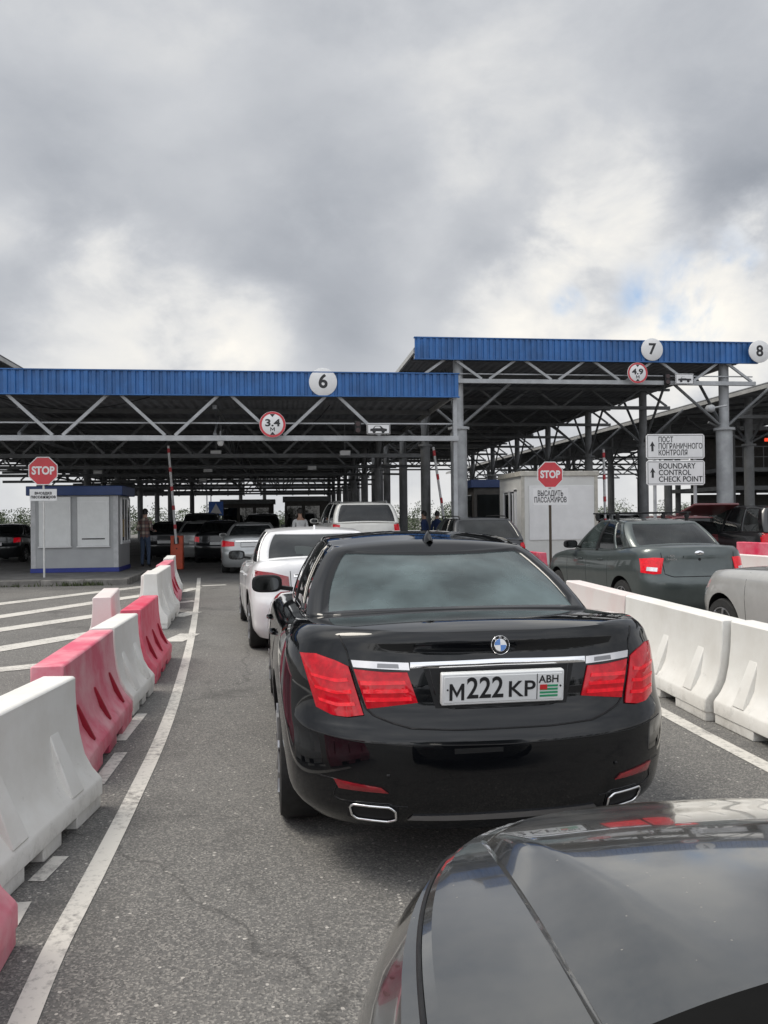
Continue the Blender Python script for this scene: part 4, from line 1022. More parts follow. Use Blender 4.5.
# ================================================================== canopies
def canopy(label, x0, x1, y0, y1, zt, zf, zc, cols, step, roofz, name='canopy', fascia=True, colr=(.25, .16), group=None, slope=0.0, seg=3.0, toff=0.0, colz=4.3):
    root = thing(name, label, 'canopy', (x0, y0, 0), 0, group); Wd = x1-x0; L = y1-y0
    if fascia:
        f = MB(); p = .19; rows0, rows1 = [], []
        n = int(Wd/p)
        pr = []
        for i in range(n+1):
            x = Wd*i/n; st = Wd/n
            for dx, dy in ((0, 0), (.34, 0), (.42, -.036), (.92, -.036)):
                if x+dx*st <= Wd: pr.append((x+dx*st, dy))
        f.grid([[Vector((x, dy, zf)) for x, dy in pr], [Vector((x, dy, zt)) for x, dy in pr]])
        fo = f.build('fascia', M['fascia_blue'], root, None); fo.modifiers.new('thick', 'SOLIDIFY').thickness = .01
        fl = MB(); fl.box((-.02, -.06, zt+.002), (Wd+.02, .10, zt+.03)); fl.box((-.02, -.06, zf-.03), (Wd+.02, .03, zf-.002)); fl.build('flashing', M['fascia_blue'], fo)
    rf = MB(); n = int(Wd/.3); pr = []
    for i in range(n+1):
        pr += [(Wd*i/n, 0), (min(Wd, Wd*(i+.3)/n), 0), (min(Wd, Wd*(i+.45)/n), .05), (min(Wd, Wd*(i+.85)/n), .05)]
    zr = lambda x: roofz+slope*x
    yst = .09
    rf.grid([[Vector((x, yst, zr(x)+h)) for x, h in pr], [Vector((x, L, zr(x)+h)) for x, h in pr]])
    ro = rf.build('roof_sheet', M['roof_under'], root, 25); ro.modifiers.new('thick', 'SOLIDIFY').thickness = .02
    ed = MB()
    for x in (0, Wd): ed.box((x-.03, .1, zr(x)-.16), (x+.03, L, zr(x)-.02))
    ed.build('edge_beam', M['roof_edge'], root)
    # purlins
    k = 0
    y = 1.2
    while y < L:
        MB().bar((.03, y, zr(0)-.12), (Wd-.03, y, zr(Wd)-.12), .08, .14).build('purlin', M['steel_dark'], root); y += 2.0 if L < 45 else 3.0
    # cross trusses
    y = .12; k = 0
    while y < L:
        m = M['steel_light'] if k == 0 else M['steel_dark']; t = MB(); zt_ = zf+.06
        t.bar((0, y, zc), (Wd, y, zc), .12, .13); t.bar((0, y, zt_), (Wd, y, zt_), .10, .10)
        nn = max(2, round(Wd/seg)); st = Wd/nn
        for i in range(-1, nn):
            xa, xb, xc = st*i+toff, st*(i+.5)+toff, st*(i+1)+toff
            if xa < 0 or xc > Wd+.02: continue
            t.bar((xa+.12, y, zc+.07), (xb-.14, y, zt_-.04), .07, .075); t.bar((xb+.14, y, zt_-.04), (xc-.12, y, zc+.07), .07, .075)
        if k == 0: t.bar((0, y+.14, zc+(zt_-zc)*.35), (Wd, y+.14, zc+(zt_-zc)*.35), .03, .035)
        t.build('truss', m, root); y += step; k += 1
    # columns with collar and brackets
    for (cx, cys, mm) in cols:
        for cy in cys:
            r0_ = colr[0] if cy < 2 or colr[0] < .2 else .19; c = MB(); c.tube((cx, cy, 0), (cx, cy, colz), r0_, 18); c.tube((cx, cy, colz), (cx, cy, zr(cx)-.1), min(colr[1], r0_*.8), 16)
            c.tube((cx, cy, colz-.04), (cx, cy, colz+.04), r0_+.08, 18)
            co = c.build('column', M[mm], root, 40)
            b = MB()
            for sx in (-1, 1): b.tube((cx+sx*colr[1], cy, colz+.15), (cx+sx*1.7, cy, zc+.0 if zc > colz else zf-.1), .05, 8)
            for sy in ((-1, 1) if cy > 2 else (1,)): b.tube((cx, cy+sy*colr[1], colz+.15), (cx, cy+sy*2.0, zr(cx)-.25), .05, 8)
            b.build('bracket', M['steel_dark'], co)
    return root
c6 = canopy('low canopy with blue fascia numbered 6 spanning the left lanes', -14.5, 4.62, 21.3, 70, 5.30, 4.72, 3.63,
    [(14.5+3.9, [12, 18, 24, 30, 36, 42, 48], 'column_dark'), (14.5-10.3+.2, [3.6, 15.6, 27.6, 39.6], 'steel_dark'), (7.8, [30, 42], 'steel_dark')], 6.0, 4.95, colr=(.17, .12), seg=2.72, colz=3.5, toff=.78)
# end post and side frame of the front truss
e = MB(); e.bar((19.05, .2, 0), (19.05, .2, 4.7), .10, .12, 0, (0, 1, 0)); e.build('end_post', M['steel_light'], c6)
# long girder frames down the low canopy
for xg in (3.2, 8.0, 12.8):
    t = MB(); y = .3
    t.bar((xg, .3, 4.45), (xg, 48, 4.45), .10, .10); t.bar((xg, .3, 3.75), (xg, 48, 3.75), .08, .08)
    while y < 46: t.bar((xg, y, 3.78), (xg, y+1.5, 4.42), .05, .05); t.bar((xg, y+1.5, 4.42), (xg, y+3, 3.78), .05, .05); y += 3
    t.build('girder', M['steel_dark'], c6)
c7 = canopy('taller canopy with blue fascia numbered 7 and 8 at the right', 4.10, 15.35, 25.2, 75, 7.10, 6.46, 5.80,
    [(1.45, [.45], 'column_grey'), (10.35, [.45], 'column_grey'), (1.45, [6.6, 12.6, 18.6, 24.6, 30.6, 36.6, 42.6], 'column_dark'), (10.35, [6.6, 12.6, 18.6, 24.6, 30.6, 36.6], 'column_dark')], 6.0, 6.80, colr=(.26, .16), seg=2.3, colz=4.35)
cr8 = canopy('long grey roofed canopy running back along the right side', 17.0, 33.0, 22.0, 85, 6.6, 6.0, 5.2,
    [(1.5, [2+7*i for i in range(9)], 'column_dark'), (9.5, [9, 23, 37, 51], 'column_dark')], 7.0, 6.15, fascia=False, colr=(.22, .15), slope=.10, seg=2.6, colz=4.3)
cl5 = canopy('corner of a high roof showing above the low canopy at the left edge', -32, -9.4, 26.4, 75, 7.2, 6.6, 5.9,
    [(22.0, [2+8*i for i in range(6)], 'column_dark')], 8.0, 7.15, fascia=False, colr=(.22, .15), seg=3.2)
# louvred gable screens at the far end: bright slits between dark slats
for (xa, xb, lab) in ((-14.0, -3.2, 'slatted gable screen at the far end of the low canopy, left half'), (-1.8, 4.3, 'slatted gable screen at the far end of the low canopy, right half')):
    t = thing('gable_screen', lab, 'screen', (xa, 71.0, 0), 0, 'slatted gable screens'); Wd = xb-xa
    s = MB(); z = 3.55
    for k in range(5): s.box((0, 0, z+k*.52), (Wd, .06, z+k*.52+.30))
    s.build('slat', M['steel_dark'], t)
    p = MB()
    x = 0
    while x <= Wd: p.box((x-.05, .08, 3.5), (x+.05, .16, 6.2)); x += 1.35
    p.build('upright', M['steel_dark'], t)
    for xx in (.3, Wd-.3): MB().tube((xx, .3, 0), (xx, .3, 6), .16, 10).build('post', M['column_dark'], t)

# ---- steel gantry building on the right, dark storeys behind the columns
gt = thing('inspection_gantry', 'dark open steel gantry with platform under the right canopy', 'gantry', (19.5, 34, 0))
b = MB()
for x in (0, 4, 8, 12):
    for y in (0, 5): MB().tube((x, y, 0), (x, y, 5.6), .14, 8).build('post', M['steel_dark'], gt)
b = MB()
for z in (2.6, 3.4, 5.2): b.box((-.3, -.1, z), (12.3, 5.2, z+.18))
b.build('deck', M['steel_dark'], gt)
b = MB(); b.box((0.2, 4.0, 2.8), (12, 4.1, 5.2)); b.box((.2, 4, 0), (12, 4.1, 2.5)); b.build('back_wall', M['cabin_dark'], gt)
b = MB()
for i in range(26): b.bar((i*.48, -.05, 3.58), (i*.48, -.05, 4.5), .03, .03, 0, (0, 1, 0))
b.bar((0, -.05, 4.5), (12, -.05, 4.5), .05, .05); b.bar((0, -.05, 4.05), (12, -.05, 4.05), .035, .035)
b.build('railing', M['steel_dark'], gt)
for i, x in enumerate((1.5, 4.5, 7.0)):
    l = MB(); l.box((x, -.12, 4.72), (x+.34, -.03, 4.86)); o = l.build('signal_lamp', mat('signal_glow', (.6, .04, .02), .4, emit=(1, .08, .03), estr=.6) if i == 0 else bpy.data.materials['signal_glow'], gt)
# raised walkway seen left of the sign
wk = thing('footbridge', 'grey raised walkway with railings between the canopies', 'walkway', (9.6, 40, 0))
b = MB(); b.box((0, 0, 2.3), (4.6, 1.2, 2.5)); b.build('deck', M['column_dark'], wk)
b = MB()
for i in range(11): b.bar((i*.46, 0, 2.5), (i*.46, 0, 3.6), .04, .04, 0, (0, 1, 0))
b.bar((0, 0, 3.6), (4.6, 0, 3.6), .05, .05); b.bar((0, 0, 3.05), (4.6, 0, 3.05), .04, .04); b.build('railing', M['steel_light'], wk)
b = MB(); b.box((.1, .1, 0), (.3, .3, 2.3)); b.box((4.3, .1, 0), (4.5, .3, 2.3)); b.build('post', M['column_dark'], wk)

# ================================================================== booths
def booth():
    p = W(33, 570, 22.9); q = W(120, 570, 23.1)
    x0, y0 = p.x, 23.75; Wd = q.x-p.x-.02; dp = 1.7; h = 2.12; z = .145
    t = thing('ticket_booth', 'small grey booth with two white shutters and blue flat roof', 'booth', (x0, y0, z))
    MB().box((0, 0, .12), (Wd, dp, h)).build('wall', M['booth_grey'], t)
    MB().box((-.02, -.02, 0), (Wd+.02, dp, .118)).build('plinth', M['booth_plinth'], t)
    MB().box((-.09, -.13, h), (Wd+.14, dp+.14, h+.26)).build('roof', M['booth_blue'], t, bevel=.015)
    for x in (0.0, Wd-.13): MB().box((x, -.012, .12), (x+.13, -.001, h-.01)).build('corner_post', mat('corner_grey', (.42, .425, .43), .5), t)
    for x0_, x1_, slot in ((.22, 1.03, 0), (1.20, 2.02, 1)):
        sx = Wd/2.24
        o = MB().box((x0_*sx, -.07, .72), (x1_*sx, -.003, h-.04)).build('shutter', M['shutter'], t, bevel=.008)
        fr = MB(); a, b = x0_*sx+.09, x1_*sx-.07
        fr.box((x0_*sx-.02, -.085, .69), (x1_*sx+.02, -.003, .718)); fr.box((x0_*sx, -.076, h-.19), (x1_*sx, -.071, h-.17)); fr.box((a, -.076, .78), (a+.015, -.071, h-.19)); fr.box((b, -.076, .78), (b+.015, -.071, h-.19)); fr.build('shutter_trim', M['sign_white'], o)
        if slot:
            MB().box((x0_*sx+.12, -.075, .90), (x1_*sx-.12, -.0712, .935)).build('document_slot', M['ink'], o)
    # glazed right flank
    wn = MB().box((Wd+.001, .35, .85), (Wd+.035, 1.5, h-.1)).build('window', M['glass_dark'], t)
    fr = MB()
    for y in (.3, .7, 1.1, 1.5): fr.box((Wd+.001, y, .8), (Wd+.05, y+.06, h-.05))
    fr.box((Wd+.001, .3, .75), (Wd+.05, 1.56, .8)); fr.build('frame', M['sign_white'], wn)
    MB().box((Wd+.001, .42, .95), (Wd+.04, .78, 1.45)).build('notice', mat('notice_paper', (.35, .26, .12), .7), t)
    return t
booth()
# brick-clad column foot left of the booth
pf = W(14, 570, 24.5)
# white cabin on the right island
def cabin():
    f = W(522, 540, 24.0); b = W(593, 540, 24.6); Wd = (b-f).length; z = .145; h = 2.58; dp = 2.4
    t = thing('site_cabin', 'white container cabin with a side window behind the right STOP sign', 'cabin', (f.x, f.y, z))
    MB().box((0, 0, 0), (Wd, dp, h)).build('wall', M['cabin_white'], t)
    MB().box((.22, -.025, .72), (Wd-.12, -.002, h-.28)).build('panel', M['sign_white'], t, bevel=.004)
    r = MB(); r.box((-.05, -.05, h), (Wd+.05, dp+.05, h+.14)); r.build('roof', M['cabin_trim'], t, bevel=.01)
    for x in (-.012, Wd-.09): MB().box((x, -.014, .0), (x+.10, -.002, h-.002)).build('corner_post', M['cabin_trim'], t)
    w = MB().box((-.03, .55, .85), (-.002, 1.75, 2.15)).build('window', M['glass_dark'], t)
    fr = MB(); 
    for y in (.5, 1.1, 1.75): fr.box((-.06, y, .8), (-.001, y+.08, 2.2))
    for zz in (.78, 2.15): fr.box((-.06, .5, zz), (-.001, 1.83, zz+.07))
    fr.box((-.10, .45, .72), (-.001, 1.88, .77)); fr.build('frame', M['sign_white'], w)
    # tilted casement standing open
    MB().box((-.10, .62, .95), (-.065, .66, 2.1)).build('casement', M['sign_white'], w)
    return t
cabin()
def small_booth(label, px, D, w, d, h, wall, roofm, z=.145):
    p = atD(px, D); t = thing('control_booth', label, 'booth', (p.x, p.y, z))
    MB().box((0, 0, 0), (w, d, h)).build('wall', M[wall], t); MB().box((-.12, -.12, h), (w+.12, d+.12, h+.28)).build('roof', M[roofm], t, bevel=.01)
    for i in range(max(1, int(w/1.0))):
        x = .12+i*1.0; o = MB().box((x, -.02, 1.0), (min(x+.8, w-.1), -.002, h-.25)).build('window', M['glass_dark'], t)
    o = MB().box((-.02, .3, 1.0), (-.002, d-.3, h-.25)).build('window', M['glass_dark'], t)
    return t
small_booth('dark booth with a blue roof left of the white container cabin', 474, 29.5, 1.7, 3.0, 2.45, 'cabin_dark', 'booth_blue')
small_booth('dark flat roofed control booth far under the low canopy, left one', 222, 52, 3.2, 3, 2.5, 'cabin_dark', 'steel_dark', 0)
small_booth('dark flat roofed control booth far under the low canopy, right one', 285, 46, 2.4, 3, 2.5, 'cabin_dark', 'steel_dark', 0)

# ================================================================== signs
def octa(r): return [(r*math.cos(R(22.5+45*k)), r*math.sin(R(22.5+45*k))) for k in range(8)]
def stop_sign(base, zc, r, label, postm, pr, board, zb_, bw, bh, lines, lean=0, size=.1, mtl='sign_white', face=0, dx=0):
    t = thing('stop_sign', label, 'road sign', base, face)
    MB().tube((0, .03, 0), (lean, .03, zc+r*.5), pr, 10).build('post', M[postm], t, 40)
    MB().lathe([(pr*4, 0), (pr*4, .02)], 'Z', (0, .03, .001), 14).build('foot_plate', M[postm], t)
    x = lean
    pl = MB().prism([(x+a, zc+b) for a, b in octa(r)], -.006, .006).build('sign_plate', M['sign_white'], t)
    MB().prism([(x+a, zc+b) for a, b in octa(r*.94)], -.0085, -.0062).build('red_field', M['sign_red'], pl)
    text('STOP', r*.72, 'lettering', M['sign_white'], pl, at(x, -.0098, zc), width=r*1.45, bold=.010)
    bx = x+dx
    bo = MB().box((bx-bw/2, -.008, zb_-bh/2), (bx+bw/2, .008, zb_+bh/2)).build(board, M[mtl], t, bevel=.003)
    text(lines, size, 'lettering', M['ink'], bo, at(bx, -.0095, zb_), width=bw*.92, bold=.004, lh=.85)
    return t
bp = G(44, 583)
stop_sign((bp.x, bp.y, 0), 2.84, .385, 'red STOP sign on a thin white post in front of the ticket booth', 'post_white', .025, 'supplementary_plate', 2.23, .66, .30, 'высадка\nпассажиров', 0, size=.115)
bp = atD(550.5, 22.0, .14)
stop_sign((bp.x, bp.y, .14), 2.52, .375, 'red STOP sign on a brown post in front of the white cabin', 'post_brown', .035, 'supplementary_plate', 1.93, .96, .44, 'ВЫСАДИТЬ\nПАССАЖИРОВ', 0, size=.20, mtl='sign_white')
def boundary_sign():
    p = atD(676, 22.3); t = thing('direction_sign', 'white twin board boundary control sign with up arrows on two posts', 'road sign', (p.x, p.y, 0), -YAW*.6)
    for x in (-.55, .56): MB().tube((x, .06, 0), (x, .06, 3.6), .045, 10).build('post', M['column_grey'], t, 40)
    for z, ln in ((3.40, 'ПОСТ\nПОГРАНИЧНОГО\nКОНТРОЛЯ'), (2.69, 'BOUNDARY\nCONTROL\nCHECK POINT')):
        o = MB().prism([(-.80+.05, z-.335), (.75, z-.335), (.80, z-.285), (.80, z+.285), (.75, z+.335), (-.75, z+.335), (-.80, z+.285), (-.80, z-.285)], -.012, .012).build('sign_board', M['sign_white'], t)
        bd = MB()
        for a, b in (((-.765, -.302), (.765, -.29)), ((-.765, .29), (.765, .302)), ((-.765, -.29), (-.753, .29)), ((.753, -.29), (.765, .29))): bd.box((a[0], -.0135, z+a[1]), (b[0], -.0125, z+b[1]))
        bd.build('border', M['ink'], o)
        text(ln, .205, 'lettering', M['ink'], o, at(-.47, -.0138, z), width=1.20, align='LEFT', bold=.0035, lh=.86)
        MB().prism([(-.66, z-.13), (-.60, z-.13), (-.60, z+.02), (-.555, z+.0), (-.63, z+.14), (-.705, z+.0), (-.66, z+.02)], -.0145, -.0125).build('arrow', M['ink'], o)
boundary_sign()
def disc_sign(name, label, px, py, D, r, txt, ring=False, sub=None, kind='sign', tri=False):
    p = W(px, py, D); t = thing(name, label, kind, (p.x, p.y, p.z))
    o = MB().lathe([(r, .02), (r, -.012), (r*.985, -.016), (.001, -.016)], 'Y', n=40).build('disc', M['sign_white'], t, 40)
    MB().box((-.02, .0, -r*.9), (.02, .10, r*.9)).build('bracket', M['steel_light'], t)
    if ring:
        k = MB(); n = 40; vs = []
        for rr in (r*.985, r*.82): vs += [Vector((rr*math.cos(2*PI*i/n), -.0175, rr*math.sin(2*PI*i/n))) for i in range(n)]
        vs += [v+Vector((0, .006, 0)) for v in vs]
        k.add(vs, [(i, (i+1) % n, n+(i+1) % n, n+i) for i in range(n)]+[(2*n+i, 2*n+(i+1) % n, 3*n+(i+1) % n, 3*n+i) for i in range(n)]); k.build('red_ring', M['sign_red'], o)
        text(txt, r*.75, 'lettering', M['ink'], o, at(0, -.0185, r*.10), width=r*1.15, bold=.008)
        MB().prism([(x, z-r*.52) for x, z in letter_m(r*.34, r*.30, r*.06)], -.0187, -.0172).build('lettering', M['ink'], o)
        for s in (1, -1): MB().prism([(-r*.2, s*r*.80), (r*.2, s*r*.80), (0, s*r*.56)], -.0185, -.017).build('height_mark', M['ink'], o)
    else: text(txt, r*1.35, 'lettering', M['ink'], o, at(0, -.0175, 0), bold=.014)
    return t
disc_sign('lane_number', 'round white disc with number 6 on the low blue fascia', 323, 382, 21.25, .36, '6')
disc_sign('lane_number', 'round white disc with number 7 on the high blue fascia', 652, 349.5, 26.4, .36, '7')
disc_sign('lane_number', 'round white disc with number 8 at the right end of the high fascia', 759.5, 351.5, 26.65, .36, '8')
disc_sign('height_limit_sign', 'red ringed height limit sign reading 3,4 on the low truss', 272.5, 424.5, 21.0, .33, '3.4', True, 'M')
disc_sign('height_limit_sign', 'red ringed height limit sign reading 4,9 on the high truss', 637.5, 373, 26.2, .33, '4.9', True, 'M')
def car_sign(label, px, py, D, w, h, pickup):
    p = W(px, py, D); t = thing('vehicle_sign', label, 'sign', (p.x, p.y, p.z))
    o = MB().box((-w/2, -.01, -h/2), (w/2, .01, h/2)).build('sign_plate', M['sign_white'], t, bevel=.01)
    b = MB(); a, c_ = w/2-.012, h/2-.012
    for q in ((-a, -c_, a, -c_+.016), (-a, c_-.016, a, c_), (-a, -c_, -a+.016, c_), (a-.016, -c_, a, c_)): b.box((q[0], -.0118, q[1]), (q[2], -.0105, q[3]))
    b.build('border', M['ink'], o); k = w/.62
    body = [(-.22, -.06), (.22, -.06), (.225, .0), (.13, .02), (.05, .085), (-.09, .085), (-.15, .015), (-.22, .0)] if not pickup else [(-.22, -.05), (.22, -.05), (.225, .01), (.05, .012), (.0, .075), (-.09, .075), (-.13, .015), (-.22, .0)]
    MB().prism([(x*k, z*k) for x, z in body], -.0125, -.0105).build('car_symbol', M['ink'], o)
    wn = MB(); wn.prism([(x*k, z*k) for x, z in ((-.115, .02), (.06, .02), (.03, .068), (-.08, .068))], -.014, -.0125); wn.build('symbol_window', M['sign_white'], o)
    for x in (-.12, .12): MB().lathe([(.045*k, -.0135), (.045*k, -.0105)], 'Y', (x*k, 0, -.065*k), 16).build('symbol_wheel', M['ink'], o)
car_sign('white plate with a black car symbol on the low truss', 378.5, 429, 21.2, .60, .27, False)
car_sign('white plate with a black pickup symbol on the high truss', 684.5, 379, 26.5, .62, .34, True)
p = atD(216, 44); t = thing('crossing_sign', 'small blue crossing sign far under the low canopy', 'road sign', (p.x, p.y, 0))
MB().tube((0, .02, 0), (0, .02, 2.5), .03, 8).build('post', M['pole'], t); o = MB().box((-.38, -.02, 1.75), (.38, .0, 2.5)).build('sign_plate', M['plain_blue'], t)
MB().prism([(-.30, 1.85), (.30, 1.85), (0, 2.40)], -.026, -.021).build('triangle', M['sign_white'], o)

# ================================================================== boom gates
def boom(label, px, D, z0, hbox, topy, lean, boxm, seg=5, redtop=False):
    p = atD(px, D, z0); t = thing('boom_gate', label, 'boom gate', (p.x, p.y, z0))
    if boxm:
        MB().box((-.19, -.17, 0), (.19, .17, hbox)).build('cabinet', M[boxm], t, bevel=.02)
        MB().box((-.06, -.175, hbox-.24), (.06, -.172, hbox-.04)).build('cabinet_label', M['trim'], t); MB().lathe([(.022, -.178), (.022, -.172)], 'Y', (.0, 0, hbox*.62), 12).build('lock', M['trim'], t)
    else:
        MB().box((-.15, -.15, 0), (.15, .15, .9)).build('cabinet', M['steel_light'], t, bevel=.02)
    zb0 = (hbox if boxm else .9)-.15; L = CZ+(517-topy)/F*D-z0-zb0
    n = seg*2; a = Vector((0.0, -.22, zb0)); b = Vector((lean, -.22, zb0+L))
    arm = MB().bar(a-Vector((0, 0, .1)), b, .07, .09, 0, (0, 1, 0)).build('boom_arm', M['boom_white'], t, bevel=.01)
    for k in range(seg):
        s = MB()
        f0 = (k+.62)/seg; f1 = f0+.20/seg*1.15
        s.bar(a.lerp(b, f0), a.lerp(b, min(1, f1)), .078, .098, 0, (0, 1, 0)); s.build('red_band', M['boom_red'], arm)
    MB().box((-.07, -.25, zb0-.10), (.07, -.17, zb0+.08)).build('pivot', M['trim'], t)
boom('orange boom gate box with raised red and white arm left of the lane', 177, 26.2, 0, 1.06, 444, -.22, 'orange')
boom('slim raised red and white boom arm beside the thick pale column', 446, 27.5, 0, .9, 448, -.45, None, 4)
boom('slim raised red and white boom arm right of the white cabin', 603, 31, 0, .9, 452, -.04, None, 4)

# ================================================================== lamps, speakers, cables under the roofs
fl = None
for i, (px, py, D, w_) in enumerate(((216, 453, 27, .36), (208, 470, 33, .36), (345, 453, 27, .36), (98, 472, 33, .36), (312, 468, 33, .36), (203, 480, 39, .34))):
    lab = ['white floodlight under the low canopy above the silver saloon', 'smaller floodlight further back left of the nearest one', 'white floodlight under the low canopy above the pale four by four',
           'floodlight above the roof of the ticket booth', 'floodlight further back between the two nearest floodlights', 'smallest floodlight deep under the low canopy'][i]
    p = W(px, py, D); t = thing('floodlight', lab, 'floodlight', (p.x, p.y, p.z), 0, 'floodlights hung under the low canopy')
    MB().box((-w_/2, -.05, -.09), (w_/2, .12, .09)).build('housing', M['steel_light'], t, bevel=.02)
    MB().box((-w_/2+.02, -.056, -.07), (w_/2-.02, -.051, .07)).build('lens', M['sign_white'], t)
    MB().bar((0, .05, .09), (0, .05, 4.75-p.z), .03, .03, 0, (0, 1, 0)).build('hanger', M['steel_dark'], t)
p = W(220.5, 442, 22.5); t = thing('security_camera', 'white security camera on the bottom chord of the low truss', 'camera', (p.x, p.y, p.z))
MB().lathe([(.001, -.12), (.06, -.10), (.085, -.03), (.085, .05), (.05, .07)], 'Z').build('dome', M['sign_white'], t, 40); MB().tube((0, 0, .07), (0, 0, .3), .02, 8).build('bracket', M['steel_light'], t)
p = W(358, 427, 21.15); t = thing('traffic_light', 'dark traffic light on the low truss left of the car plate', 'traffic light', (p.x, p.y, p.z))
MB().box((-.08, 0, -.15), (.08, .14, .15)).build('housing', M['trim'], t, bevel=.02)
for z in (-.08, .08): MB().lathe([(.06, -.012), (.06, .0)], 'Y', (0, 0, z), 18).build('lens', M['lens_dark'], t)
p = W(668, 379, 26.5); t = thing('traffic_light', 'dark traffic light on the high truss left of the pickup plate', 'traffic light', (p.x, p.y, p.z))
MB().box((-.09, 0, -.17), (.09, .16, .17)).build('housing', M['trim'], t, bevel=.02)
for z in (-.09, .09): MB().lathe([(.07, -.012), (.07, .0)], 'Y', (0, 0, z), 18).build('lens', M['lens_dark'], t)
def cable(label, p, q, sag, r=.012):
    pts = [p.lerp(q, i/16)-Vector((0, 0, sag*math.sin(PI*i/16))) for i in range(17)]
    o = MB().path([v-p for v in pts], r, 5).build('cable', M['trim'], None, 60); o.location = p; tag(o, label, 'cable', 'slack cables')
cable('slack cable looping above the ticket booth under the low fascia', W(-10, 395, 21), W(150, 397, 21.5), .35)
cable('slack cable under the high fascia left of the number 7', W(463, 366, 26.5), W(600, 366, 26.9), .9)
cable('thin cable rising beside the number 6 disc under the low canopy', W(298, 428, 22.5), W(330, 405, 23.5), .15)
# lamp arm fixed to the right front column
p = W(712, 408, 26.2); t = thing('area_lamp', 'pale lamp on an arm at the collar of the right front column', 'lamp', (p.x, p.y, p.z))
MB().tube((0, 0, 0), (.5, .0, .08), .03, 8).build('arm', M['column_grey'], t); MB().lathe([(.02, -.22), (.10, -.16), (.13, .0), (.10, .06), (.02, .08)], 'X', (-.02, -.02, -.02), 16).build('lamp_head', M['column_grey'], t, 40)

# ================================================================== people
def person(label, loc, rz, joints, radii, edges, colour_by, hair=True, group=None):
    me = bpy.data.meshes.new('person'); me.from_pydata([Vector(j) for j in joints], edges, [])
    o = bpy.data.objects.new('person', me); COL.objects.link(o)
    md = o.modifiers.new('skin', 'SKIN'); md.use_smooth_shade = True
    for v, r in zip(me.skin_vertices[0].data, radii): v.radius = r if isinstance(r, tuple) else (r, r)
    me.skin_vertices[0].data[0].use_root = True
    o.modifiers.new('sub', 'SUBSURF').levels = 2; o.modifiers['sub'].render_levels = 2
    dg = bpy.context.evaluated_depsgraph_get(); dg.update()
    nm = bpy.data.meshes.new_from_object(o.evaluated_get(dg)); o.modifiers.clear(); o.data = nm
    nm.materials.clear(); mats = ['skin', 'shirt', 'trousers', 'shoe']
    for m_ in (M['skin'], M[colour_by['shirt']], M[colour_by['trousers']], M['shoe']): nm.materials.append(m_)
    for p in nm.polygons:
        c = p.center; p.material_index = colour_by['f'](c)
    nm.shade_smooth()
    o.location = loc; o.rotation_euler = (0, 0, rz); tag(o, label, 'person', group)
    if hair:
        hd = Vector(joints[colour_by['head']])
        h = MB(); rows = []
        for i in range(9):
            ph = PI/2*i/8; rows.append([hd+Vector((.088*math.cos(ph)*math.cos(a), .102*math.cos(ph)*math.sin(a)-.012, .03+.115*math.sin(ph)-(.07 if math.sin(a) < 0 and i == 0 else 0))) for a in [2*PI*k/20 for k in range(21)]])
        h.grid(rows); h.build('hair', M['hair'], o, 60)
    return o
def figure(arms='fwd'):
    J = [(0, 0, .93), (0, .0, 1.10), (0, .0, 1.32), (0, -.01, 1.46), (0, .0, 1.54), (0, .02, 1.64), (0, .02, 1.70)]
    r = [(.155, .11), (.145, .10), (.17, .115), (.10, .08), (.052, .055), (.078, .092), (.066, .078)]
    E = [(0, 1), (1, 2), (2, 3), (3, 4), (4, 5), (5, 6)]
    for s in (-1, 1):
        b = len(J); J += [(s*.09, 0, .88), (s*.105, .02, .50), (s*.115, -.01, .09), (s*.12, .10, .035)]; r += [(.088, .095), (.062, .066), (.045, .05), (.045, .03)]
        E += [(0, b), (b, b+1), (b+1, b+2), (b+2, b+3)]
        b = len(J)
        if arms == 'fwd': pts = [(s*.19, 0, 1.40), (s*.25, -.05, 1.14), (s*.20, .16, 1.08), (s*.17, .25, 1.10), (s*.16, .31, 1.10)]
        else: pts = [(s*.19, 0, 1.40), (s*.235, -.02, 1.12), (s*.24, .04, .88), (s*.24, .06, .80), (s*.235, .07, .73)]
        J += pts; r += [.06, .045, .034, .036, .022]; E += [(2, b)]+[(b+i, b+i+1) for i in range(4)]
        if arms:   # fingers and thumb
            hx, hy, hz = pts[3]; tip = Vector(pts[4])
            for k in range(3):
                J.append((hx+(k-1)*.022, tip.y+.02, tip.z-.03)); r.append(.009); E.append((b+3, len(J)-1))
            J.append((hx-s*.045, hy+.02, hz)); r.append(.010); E.append((b+3, len(J)-1))
    return J, r, E
def col(shirt_hem=.90, sleeve=True):
    def f(c):
        if c.z > 1.50 and abs(c.x) < .12: return 0
        if c.z < .085: return 3
        if c.z > shirt_hem and not (c.y > .20) and not (abs(c.x) > .19 and c.z < .84): return 1
        if c.y > .20 and c.z > .8: return 0
        if abs(c.x) > .185 and c.z < .84 and c.z > .6: return 0
        return 2
    return f
J, r, E = figure('fwd'); q = atD(145, 25.2)
person('person in a plaid shirt and blue jeans with back turned, beside the ticket booth', (q.x, q.y, .138), R(-25), J, r, E, dict(f=col(), shirt='plaid', trousers='jeans', head=5))
J, r, E = figure('down'); q = atD(300, 25.0)
person('person in a white shirt seen beyond the white saloon roof', (q.x, q.y, .0), R(20), [(x, y, z*1.07) for x, y, z in J], r, E, dict(f=col(), shirt='white_shirt', trousers='jeans', head=5))
J, r, E = figure('fwd'); q = atD(424, 27.5)
person('person in dark blue work clothes beside the pale column, left of the pair', (q.x, q.y, 0), R(60), J, r, E, dict(f=col(), shirt='navy', trousers='navy', head=5), group='people in blue')
J, r, E = figure('down'); q = atD(437, 29.0)
